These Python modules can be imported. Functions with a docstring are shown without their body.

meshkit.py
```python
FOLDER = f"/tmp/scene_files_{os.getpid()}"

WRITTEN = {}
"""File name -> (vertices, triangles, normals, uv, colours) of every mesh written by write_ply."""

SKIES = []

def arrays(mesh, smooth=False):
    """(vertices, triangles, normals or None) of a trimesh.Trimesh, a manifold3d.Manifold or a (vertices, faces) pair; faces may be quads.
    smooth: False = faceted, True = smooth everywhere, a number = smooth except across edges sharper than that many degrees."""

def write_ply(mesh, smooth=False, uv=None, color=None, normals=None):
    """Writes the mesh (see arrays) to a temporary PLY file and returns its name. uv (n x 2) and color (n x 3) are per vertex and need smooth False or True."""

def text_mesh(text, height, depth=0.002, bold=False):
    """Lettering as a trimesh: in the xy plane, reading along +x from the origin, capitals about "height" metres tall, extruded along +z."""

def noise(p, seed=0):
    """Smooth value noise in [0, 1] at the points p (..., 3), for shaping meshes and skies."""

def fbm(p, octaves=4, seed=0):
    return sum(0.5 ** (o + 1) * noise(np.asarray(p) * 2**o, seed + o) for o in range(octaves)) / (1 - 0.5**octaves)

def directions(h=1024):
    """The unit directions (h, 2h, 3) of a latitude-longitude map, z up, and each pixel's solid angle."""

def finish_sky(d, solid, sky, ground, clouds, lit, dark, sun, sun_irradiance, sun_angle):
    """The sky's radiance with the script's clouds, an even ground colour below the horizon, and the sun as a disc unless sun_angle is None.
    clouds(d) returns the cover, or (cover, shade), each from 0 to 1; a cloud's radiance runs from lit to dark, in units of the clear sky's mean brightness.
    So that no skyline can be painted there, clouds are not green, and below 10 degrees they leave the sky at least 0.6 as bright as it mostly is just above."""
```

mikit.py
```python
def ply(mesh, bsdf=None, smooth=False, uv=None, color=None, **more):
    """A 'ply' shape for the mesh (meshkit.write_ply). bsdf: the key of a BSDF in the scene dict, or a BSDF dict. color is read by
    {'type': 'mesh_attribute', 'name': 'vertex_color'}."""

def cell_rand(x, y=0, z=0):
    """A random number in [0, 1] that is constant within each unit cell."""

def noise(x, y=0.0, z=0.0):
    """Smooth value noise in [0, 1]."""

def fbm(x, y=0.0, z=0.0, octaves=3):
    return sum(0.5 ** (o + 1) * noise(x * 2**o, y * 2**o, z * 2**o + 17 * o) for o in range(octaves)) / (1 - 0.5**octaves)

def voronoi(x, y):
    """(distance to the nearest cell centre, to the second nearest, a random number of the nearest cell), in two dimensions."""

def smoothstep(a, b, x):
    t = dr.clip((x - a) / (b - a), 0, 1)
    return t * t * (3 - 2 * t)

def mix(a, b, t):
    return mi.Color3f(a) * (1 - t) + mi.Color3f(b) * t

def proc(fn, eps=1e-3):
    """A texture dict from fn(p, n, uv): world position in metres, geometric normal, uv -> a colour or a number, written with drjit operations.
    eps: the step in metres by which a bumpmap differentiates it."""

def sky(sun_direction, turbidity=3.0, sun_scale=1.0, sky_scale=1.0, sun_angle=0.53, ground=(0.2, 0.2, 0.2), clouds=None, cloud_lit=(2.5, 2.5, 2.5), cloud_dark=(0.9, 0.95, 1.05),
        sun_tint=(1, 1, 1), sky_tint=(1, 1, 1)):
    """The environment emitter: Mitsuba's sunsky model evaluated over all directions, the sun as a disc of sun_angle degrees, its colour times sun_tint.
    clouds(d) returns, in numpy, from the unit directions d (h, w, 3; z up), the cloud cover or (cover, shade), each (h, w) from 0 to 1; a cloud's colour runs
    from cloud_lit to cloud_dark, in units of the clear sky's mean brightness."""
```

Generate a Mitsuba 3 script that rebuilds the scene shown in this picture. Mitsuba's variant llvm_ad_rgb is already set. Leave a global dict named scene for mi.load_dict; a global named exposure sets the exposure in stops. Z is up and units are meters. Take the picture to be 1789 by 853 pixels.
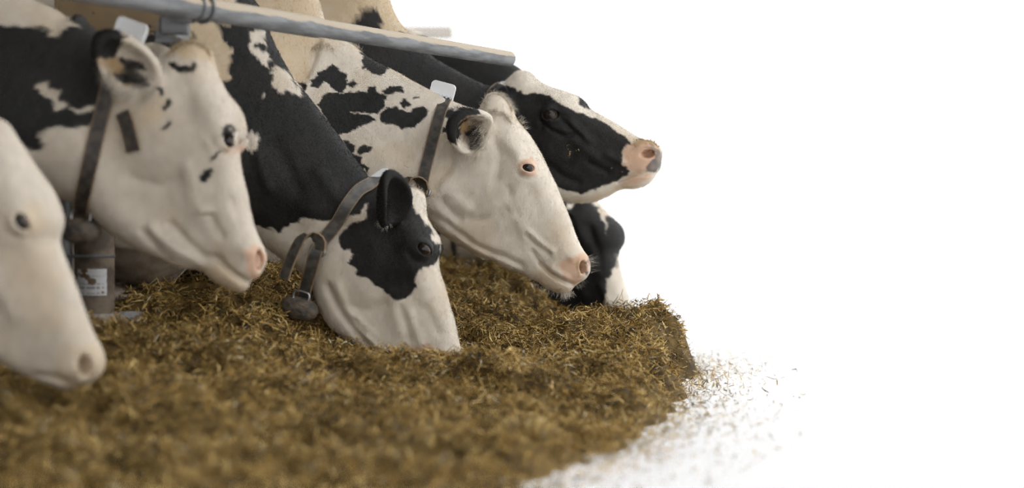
import math
import numpy as np
import shapely
import trimesh
import mitsuba as mi
import mikit
import meshkit
from scipy.spatial import cKDTree
from scipy.interpolate import RBFInterpolator
from scipy.ndimage import map_coordinates, gaussian_filter
from scipy.sparse import coo_matrix

T = mi.ScalarTransform4f
scene, labels = {}, {}
exposure = 0.0

# ---- camera: a long lens at the height of the cows' heads, looking along the feed table, focused on the white-faced cow
FOV = 2 * math.degrees(math.atan(894.5 / 3800))
scene["camera"] = {"type": "thinlens", "fov": FOV, "fov_axis": "x", "aperture_radius": 0.021, "focus_distance": 6.05, "near_clip": 0.05, "far_clip": 2000.0,
                   "to_world": T().look_at(origin=[0, 0, 0.75], target=[0, 1, 0.75 - 56.5 / 3800], up=[0, 0, 1])}

# ---- light: the even white overcast day outside the open barn front
scene["sky"] = {"type": "constant", "radiance": {"type": "rgb", "value": [1.76, 1.77, 1.78]}}
# ---- helpers: implicit animals on a stretched grid, turned into one continuous mesh each
def catmull(pts, step=0.006, closed=True):
    p = np.asarray(pts, float)
    n = len(p)
    out = []
    for i in range(n if closed else n - 1):
        p0, p1, p2, p3 = (p[(i + k) % n] if closed else p[min(max(i + k, 0), n - 1)] for k in (-1, 0, 1, 2))
        m = max(2, int(np.linalg.norm(p2 - p1) / step))
        t = np.linspace(0, 1, m, endpoint=False)[:, None]
        d1, d2, d3 = (max(np.linalg.norm(b - a), 1e-6) ** 0.5 for a, b in ((p0, p1), (p1, p2), (p2, p3)))
        t0, t1 = 0.0, d1
        t2, t3 = t1 + d2, t1 + d2 + d3
        tt = t1 + t * d2
        a1 = (t1 - tt) / (t1 - t0) * p0 + (tt - t0) / (t1 - t0) * p1
        a2 = (t2 - tt) / (t2 - t1) * p1 + (tt - t1) / (t2 - t1) * p2
        a3 = (t3 - tt) / (t3 - t2) * p2 + (tt - t2) / (t3 - t2) * p3
        b1 = (t2 - tt) / (t2 - t0) * a1 + (tt - t0) / (t2 - t0) * a2
        b2 = (t3 - tt) / (t3 - t1) * a2 + (tt - t1) / (t3 - t1) * a3
        out.append((t2 - tt) / (t2 - t1) * b1 + (tt - t1) / (t2 - t1) * b2)
    if not closed:
        out.append(p[-1:])
    return np.vstack(out)


def seg_dist(q, line, closed=False):
    """distance of the points q (n, 2) to a polyline"""
    line = np.asarray(line, float)
    a = line
    b = np.roll(line, -1, 0)
    if not closed:
        a, b = a[:-1], b[:-1]
    best = np.full(len(q), 9.0)
    for s, e in zip(a, b):
        d = e - s
        t = np.clip(((q - s) @ d) / max(d @ d, 1e-12), 0, 1)
        best = np.minimum(best, np.hypot(*(q - s - t[:, None] * d).T))
    return best


def inside(q, poly):
    g = shapely.Polygon(poly)
    shapely.prepare(g)
    return shapely.contains_xy(g, q[:, 0], q[:, 1])


def signed(q, poly, reach=0.05):
    """positive inside the polygon; only exact within reach"""
    poly = np.asarray(poly, float)
    out = np.full(len(q), -reach)
    lo, hi = poly.min(0) - reach, poly.max(0) + reach
    k = np.nonzero(((q > lo) & (q < hi)).all(1))[0]
    if len(k):
        d = np.minimum(seg_dist(q[k], poly, True), reach)
        out[k] = np.where(inside(q[k], poly), d, -d)
    return out


HEAD_W = [  # along the head from poll to nose, across it (forehead side positive), half width, rounding radius: in head lengths
    (0.0, -0.03, .10, .10), (.12, -.05, .145, .12), (.28, 0.0, .195, .12), (.40, -.03, .205, .12), (.40, -.14, .185, .12), (.52, .0, .160, .11),
    (.56, -.10, .158, .12), (.70, -.03, .118, .10), (.70, -.14, .122, .11), (.84, -.04, .115, .09), (.84, -.13, .112, .09), (.95, -.08, .112, .09),
    (1.0, -.05, .095, .08), (.92, -.20, .080, .08), (.78, -.25, .090, .09), (.64, -.32, .108, .11), (.48, -.42, .128, .12), (.46, -.26, .163, .14),
    (.30, -.36, .165, .15), (.25, -.20, .165, .14), (.12, -.28, .165, .16), (.08, -.50, .165, .18)]


class Fields:
    """2-D fields of a cow in its own middle plane (x forward, z up): depth below the outline, half width, rounding radius, relief."""

    def __init__(self, c, h=0.004):
        self.h = h
        self.out = catmull(c["outline"])
        lo, hi = self.out.min(0) - 0.06, self.out.max(0) + 0.06
        self.lo = lo
        self.nx, self.nz = (int(v) for v in np.ceil((hi - lo) / h))
        X, Z = np.meshgrid(lo[0] + np.arange(self.nx) * h, lo[1] + np.arange(self.nz) * h, indexing="ij")
        q = np.stack([X.ravel(), Z.ravel()], 1)
        dense = catmull(c["outline"], 0.001)
        d = cKDTree(dense).query(q, workers=-1)[0]
        d = np.where(inside(q, self.out), d, -d).reshape(X.shape)
        P, M = np.array(c["poll"]), np.array(c["nose"])
        self.P, self.L = P, np.linalg.norm(M - P)
        self.e = (M - P) / self.L
        self.f = np.array([-self.e[1], self.e[0]])
        ctl = [(*(P + self.e * u * self.L + self.f * v * self.L), w * self.L * c.get("fat", 1), r * self.L) for u, v, w, r in HEAD_W]
        ctl += c["width"]
        ctl = np.array(ctl)
        rb = RBFInterpolator(ctl[:, :2], ctl[:, 2:], kernel="linear", smoothing=2e-3)
        s = 5
        Xs, Zs = X[::s, ::s], Z[::s, ::s]
        v = rb(np.stack([Xs.ravel(), Zs.ravel()], 1)).reshape(*Xs.shape, 2)
        v = np.maximum(v, 0.025)
        up = lambda a: gaussian_filter(map_coordinates(a, np.meshgrid(np.arange(self.nx) / s, np.arange(self.nz) / s, indexing="ij"), order=1, mode="nearest"), 4)
        W, R = up(v[..., 0]), up(v[..., 1])
        H = np.zeros_like(W)
        for amp, sig, line in c["relief"]:
            line = np.asarray(line, float)
            lo2, hi2 = line.min(0) - 3 * sig, line.max(0) + 3 * sig
            k = np.nonzero(((q > lo2) & (q < hi2)).all(1))[0]
            dd = seg_dist(q[k], line) if len(line) > 1 else np.hypot(*(q[k] - line[0]).T)
            np.add.at(H.ravel(), k, amp * np.exp(-(dd / sig) ** 2))
        n1 = meshkit.fbm(np.stack([q[:, 0] * 11, q[:, 1] * 11, q[:, 0] * 0 + c["seed"]], 1), 3).reshape(X.shape) - 0.5
        H += 0.006 * n1
        self.D, self.W, self.R = d, np.maximum(W + H, 0.012), R
        self.Q = np.maximum(0, 1 - d / R)
        deep = np.clip(d / 0.03, 0, 1)
        self.Q = self.Q * (1 - deep) + gaussian_filter(self.Q, 3) * deep

    def at(self, a, x, z):
        x, z = np.atleast_1d(x), np.atleast_1d(z)
        return map_coordinates(a, [(x - self.lo[0]) / self.h, (z - self.lo[1]) / self.h], order=1, mode="nearest")

    def half(self, x, z):
        """half width of the finished body at (x, z)"""
        q = np.minimum(self.at(self.Q, x, z), 1)
        return self.at(self.W, x, z) * (1 - q**2.3) ** (1 / 2.3)


def ellipsoid(p, c, axes, r):
    """approximate distance of points p to an ellipsoid with the unit axes (rows) and radii r"""
    l = (p - c) @ np.asarray(axes).T
    r = np.asarray(r)
    k0, k1 = np.linalg.norm(l / r, axis=-1), np.linalg.norm(l / r**2, axis=-1)
    return k0 * (k0 - 1) / np.maximum(k1, 1e-9)


def smin(a, b, k):
    h = np.maximum(k - np.abs(a - b), 0) / k
    return np.minimum(a, b) - h * h * k / 4


def unit(v):
    v = np.asarray(v, float)
    return v / np.linalg.norm(v)


def ear_distance(p, ear):
    base, tip, face = np.array(ear["base"]), np.array(ear["tip"]), unit(ear["face"])
    a = unit(tip - base)
    n = unit(face - a * (face @ a))
    b = np.cross(n, a)
    La, Wd, th = np.linalg.norm(tip - base), ear["width"], ear.get("thick", 0.03)
    # the leaf is bent: its edges curl towards the open side
    l = p - base
    u, v, w = l @ a, l @ b, l @ n
    t = np.clip(u / La, 0, 1)
    w = w - ear.get("curl", 0.5) * v**2 / Wd * 1.6 + ear.get("bend", 0.0) * 4 * (t - 0.5) ** 2 * La
    q = np.stack([u - La * 0.5, v, w], -1)
    outer = ellipsoid(q, 0, np.eye(3), (La * 0.56, Wd / 2, th))
    inner = ellipsoid(q, np.array([La * 0.02, 0, th * 0.95]), np.eye(3), (La * 0.44, Wd * 0.40, th * 1.1))
    return -smin(-outer, inner, 0.008)


def capsule(p, a, b, ra, rb):
    a, b = np.asarray(a, float), np.asarray(b, float)
    t = np.clip((p - a) @ (b - a) / ((b - a) @ (b - a)), 0, 1)
    return np.linalg.norm(p - a - t[..., None] * (b - a), axis=-1) - (ra + (rb - ra) * t)


def stretched(lo, hi, flo, fhi, fine, coarse):
    """grid lines: fine between flo and fhi, growing to coarse outside"""
    mid = np.arange(flo, fhi + fine, fine)
    out = [mid]
    for end, start, sg in ((lo, mid[0], -1), (hi, mid[-1], 1)):
        g, s, x = [], fine, start
        while (x - end) * sg < 0:
            s = min(s * 1.18, coarse)
            x += sg * s
            g.append(x)
        out = [np.array(g[::-1])] + out if sg < 0 else out + [np.array(g)]
    return np.concatenate(out)


def surface_nets(F, xs, ys, zs):
    S = F < 0
    n = np.zeros(tuple(k - 1 for k in F.shape), np.uint8)
    for a, b, c in np.ndindex(2, 2, 2):
        n += S[a:F.shape[0] - 1 + a, b:F.shape[1] - 1 + b, c:F.shape[2] - 1 + c]
    I = np.argwhere((n > 0) & (n < 8))
    idx = np.full(n.shape, -1, np.int32)
    idx[tuple(I.T)] = np.arange(len(I))
    acc, cnt = np.zeros((len(I), 3)), np.zeros(len(I))
    g = (xs, ys, zs)
    for ax in range(3):
        o1, o2 = [k for k in range(3) if k != ax]
        for s1, s2 in np.ndindex(2, 2):
            A = I.copy()
            A[:, o1] += s1
            A[:, o2] += s2
            B = A.copy()
            B[:, ax] += 1
            fa, fb = F[tuple(A.T)], F[tuple(B.T)]
            k = (fa < 0) != (fb < 0)
            t = fa[k] / (fa[k] - fb[k])
            pt = np.empty((k.sum(), 3))
            for j in range(3):
                ga, gb = g[j][A[k, j]], g[j][B[k, j]]
                pt[:, j] = ga + t * (gb - ga)
            acc[k] += pt
            cnt[k] += 1
    V = acc / cnt[:, None]
    faces = []
    for ax in range(3):
        o1, o2 = (ax + 1) % 3, (ax + 2) % 3
        sl0, sl1 = [slice(None)] * 3, [slice(None)] * 3
        sl0[ax], sl1[ax] = slice(0, -1), slice(1, None)
        for s in (sl0, sl1):
            s[o1] = s[o2] = slice(1, -1)
        a, b = S[tuple(sl0)], S[tuple(sl1)]
        E = np.argwhere(a != b)
        up = a[tuple(E.T)]
        E[:, o1] += 1
        E[:, o2] += 1
        def cell(d1, d2):
            c = E.copy()
            c[:, o1] -= d1
            c[:, o2] -= d2
            return idx[tuple(c.T)]
        q = np.stack([cell(1, 1), cell(0, 1), cell(0, 0), cell(1, 0)], 1)
        q = np.where(up[:, None], q, q[:, ::-1])
        faces.append(q)
    Q = np.vstack(faces)
    return V, np.vstack([Q[:, [0, 1, 2]], Q[:, [0, 2, 3]]])


def relax(V, F, rounds=2, amount=0.5):
    n = len(V)
    e = np.vstack([F[:, [0, 1]], F[:, [1, 2]], F[:, [2, 0]]])
    A = coo_matrix((np.ones(2 * len(e)), (np.r_[e[:, 0], e[:, 1]], np.r_[e[:, 1], e[:, 0]])), shape=(n, n)).tocsr()
    A.data[:] = 1
    deg = np.asarray(A.sum(1)).ravel()[:, None]
    for i in range(2 * rounds):
        V = V + (amount if i % 2 == 0 else -amount * 1.04) * (A @ V / deg - V)
    return V


def cow_distance(c, fl, xs, ys, zs):
    """the implicit body: the inflated outline, joined smoothly with ears and legs, with the nostrils carved out"""
    X2, Z2 = np.meshgrid(xs, zs, indexing="ij")
    Q, W, R = (fl.at(a, X2, Z2) for a in (fl.Q, fl.W, fl.R))
    D = fl.at(fl.D, X2, Z2)
    Q = np.where(D < -0.05, 1 + 0.05 / R, Q)
    Q, W, R = (a[:, None, :].astype(np.float32) for a in (Q, W, R))
    s = np.abs(ys)[None, :, None].astype(np.float32) / W
    F = ((s**2.3 + Q**2.3) ** (1 / 2.3) - 1) * np.minimum(R, W)

    def within(lo, hi):
        return tuple(slice(max(np.searchsorted(g, a) - 1, 0), np.searchsorted(g, b) + 1) for g, a, b in zip((xs, ys, zs), lo, hi))

    def points(w):
        return np.stack(np.meshgrid(xs[w[0]], ys[w[1]], zs[w[2]], indexing="ij"), -1)

    for ear in c["ears"]:
        b, t = np.array(ear["base"]), np.array(ear["tip"])
        pad = ear["width"] * 0.7 + 0.04
        w = within(np.minimum(b, t) - pad, np.maximum(b, t) + pad)
        F[w] = smin(F[w], ear_distance(points(w), ear).astype(np.float32), 0.022)
    for a, b, ra, rb in c["limbs"]:
        a, b = np.array(a), np.array(b)
        r = max(ra, rb) + 0.06
        w = within(np.minimum(a, b) - r, np.maximum(a, b) + r)
        F[w] = smin(F[w], capsule(points(w), a, b, ra, rb).astype(np.float32), 0.05)
    e, r = c["eye"], c["eye"]["r"]
    for sg in (1, -1):  # a lid bulging over each eyeball, slit open
        ctr = np.array(e["at"]) * [1, sg, 1]
        look = np.array([0.25, -0.97 * sg, 0.0])
        along = unit(np.array([e["slit"][0], 0, e["slit"][1]]) - look * (look[0] * e["slit"][0]))
        w = within(ctr - 0.07, ctr + 0.07)
        p = points(w)
        F[w] = smin(F[w], (np.linalg.norm(p - ctr, axis=-1) - r * 1.24).astype(np.float32), 0.014)
        q = p - ctr
        u, v, d = q @ along, q @ np.cross(look, along), q @ look
        slit = np.sqrt((u / (r * 1.12)) ** 2 + (v / (r * 0.66)) ** 2 + (np.minimum(d - r * 0.25, 0) / (r * 0.5)) ** 2) - 1
        F[w] = -smin(-F[w], (slit * r * 0.66).astype(np.float32), 0.004)
    for ctr, ax, r in c["holes"]:
        ctr = np.array(ctr)
        w = within(ctr - max(r) - 0.02, ctr + max(r) + 0.02)
        F[w] = -smin(-F[w], ellipsoid(points(w), ctr, ax, r).astype(np.float32), 0.008)
    return F


def cow_surface(c, fine):
    fl = Fields(c)
    fx0, fx1, fz0, fz1 = c["fine"]
    xs = stretched(fl.out[:, 0].min() - 0.05, fl.out[:, 0].max() + 0.05, fx0, fx1, fine, 0.03)
    zs = stretched(-0.02, fl.out[:, 1].max() + 0.12, fz0, fz1, fine, 0.03)
    ys = stretched(-0.42, 0.42, -c["fine_y"], c["fine_y"] * 0.75, fine, 0.03)
    F = cow_distance(c, fl, xs, ys, zs)
    V, T3 = surface_nets(F, xs, ys, zs)
    V = relax(V, T3, 2)
    V[:, 2] = np.maximum(V[:, 2], 0)
    return fl, V, T3


def coat_colours(c, V):
    """coat markings: each is an outline on the flank in the cow's own coordinates; the far flank carries the same ones, frayed and displaced"""
    s = c["seed"] * 3.7
    near = V[:, 1] < 0.012
    fr = lambda f, o: meshkit.noise(V * f + s + o) - 0.5
    jit = np.stack([fr(38, 1) * .010 + fr(110, 2) * .007 + fr(260, 5) * .004, fr(38, 3) * .010 + fr(90, 4) * .008 + fr(260, 6) * .004], 1)
    wander = np.stack([fr(6, 7), fr(6, 8)], 1) * 0.16
    q = V[:, [0, 2]] + jit + np.where(near, 0, np.clip((V[:, 1] - 0.012) / 0.06, 0, 1))[:, None] * wander
    big = meshkit.fbm(V * np.array([2.6, 1.4, 2.6]) + s, 3)
    m = (big - 0.52 + c.get("dark", 0)) * 0.15
    region = c.get("region")
    if region is not None:
        m = np.where(inside(V[:, [0, 2]], region), -0.05, m)
    for kind, poly in c["marks"]:
        d = signed(q, poly)
        if kind == "black":
            m = np.maximum(m, d)
        elif kind == "white":
            m = np.minimum(m, -d)
    for ear in c["ears"]:
        if ear["paint"] == "black":
            m = np.where(ear_distance(V, ear) < 0.009, 0.05, m)
    m = np.clip(m / 0.0035 + 0.5, 0, 1)[:, None]
    n1, n2 = meshkit.fbm(V * 9 + s, 3)[:, None], meshkit.fbm(V * np.array([60, 60, 30]) + s, 2)[:, None]
    white = np.array(c["white"])
    cream = np.array((.50, .385, .25))
    base = white * (0.86 + 0.14 * n2 * 2) * (1 - 0.30 * np.clip(n1 - 0.42, 0, 1)) 
    base = base + (cream - base) * np.clip((n1 - 0.5) * 1.8, 0, .45)
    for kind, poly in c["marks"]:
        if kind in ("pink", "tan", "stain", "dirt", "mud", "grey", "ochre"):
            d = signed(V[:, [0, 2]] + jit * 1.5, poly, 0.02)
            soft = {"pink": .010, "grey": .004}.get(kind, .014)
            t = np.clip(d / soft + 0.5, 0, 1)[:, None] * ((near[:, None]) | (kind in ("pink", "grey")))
            col = np.array({"pink": (.54, .345, .235), "tan": (.46, .345, .205), "stain": (.50, .39, .26), "dirt": (.16, .11, .065), "mud": (.115, .078, .048), "grey": (.075, .08, .085), "ochre": (.25, .155, .065)}[kind])  # the darkest brown kind covers one brisket and the hollow of an ear
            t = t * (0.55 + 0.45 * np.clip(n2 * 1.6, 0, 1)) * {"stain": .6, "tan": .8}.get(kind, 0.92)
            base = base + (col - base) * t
    black = np.array((.0105, .0102, .0098)) * (0.75 + 0.7 * n2) + np.array((.004, .003, .002)) * np.clip(n1 - .45, 0, 1) * 4
    return base * (1 - m) + black * m
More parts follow.
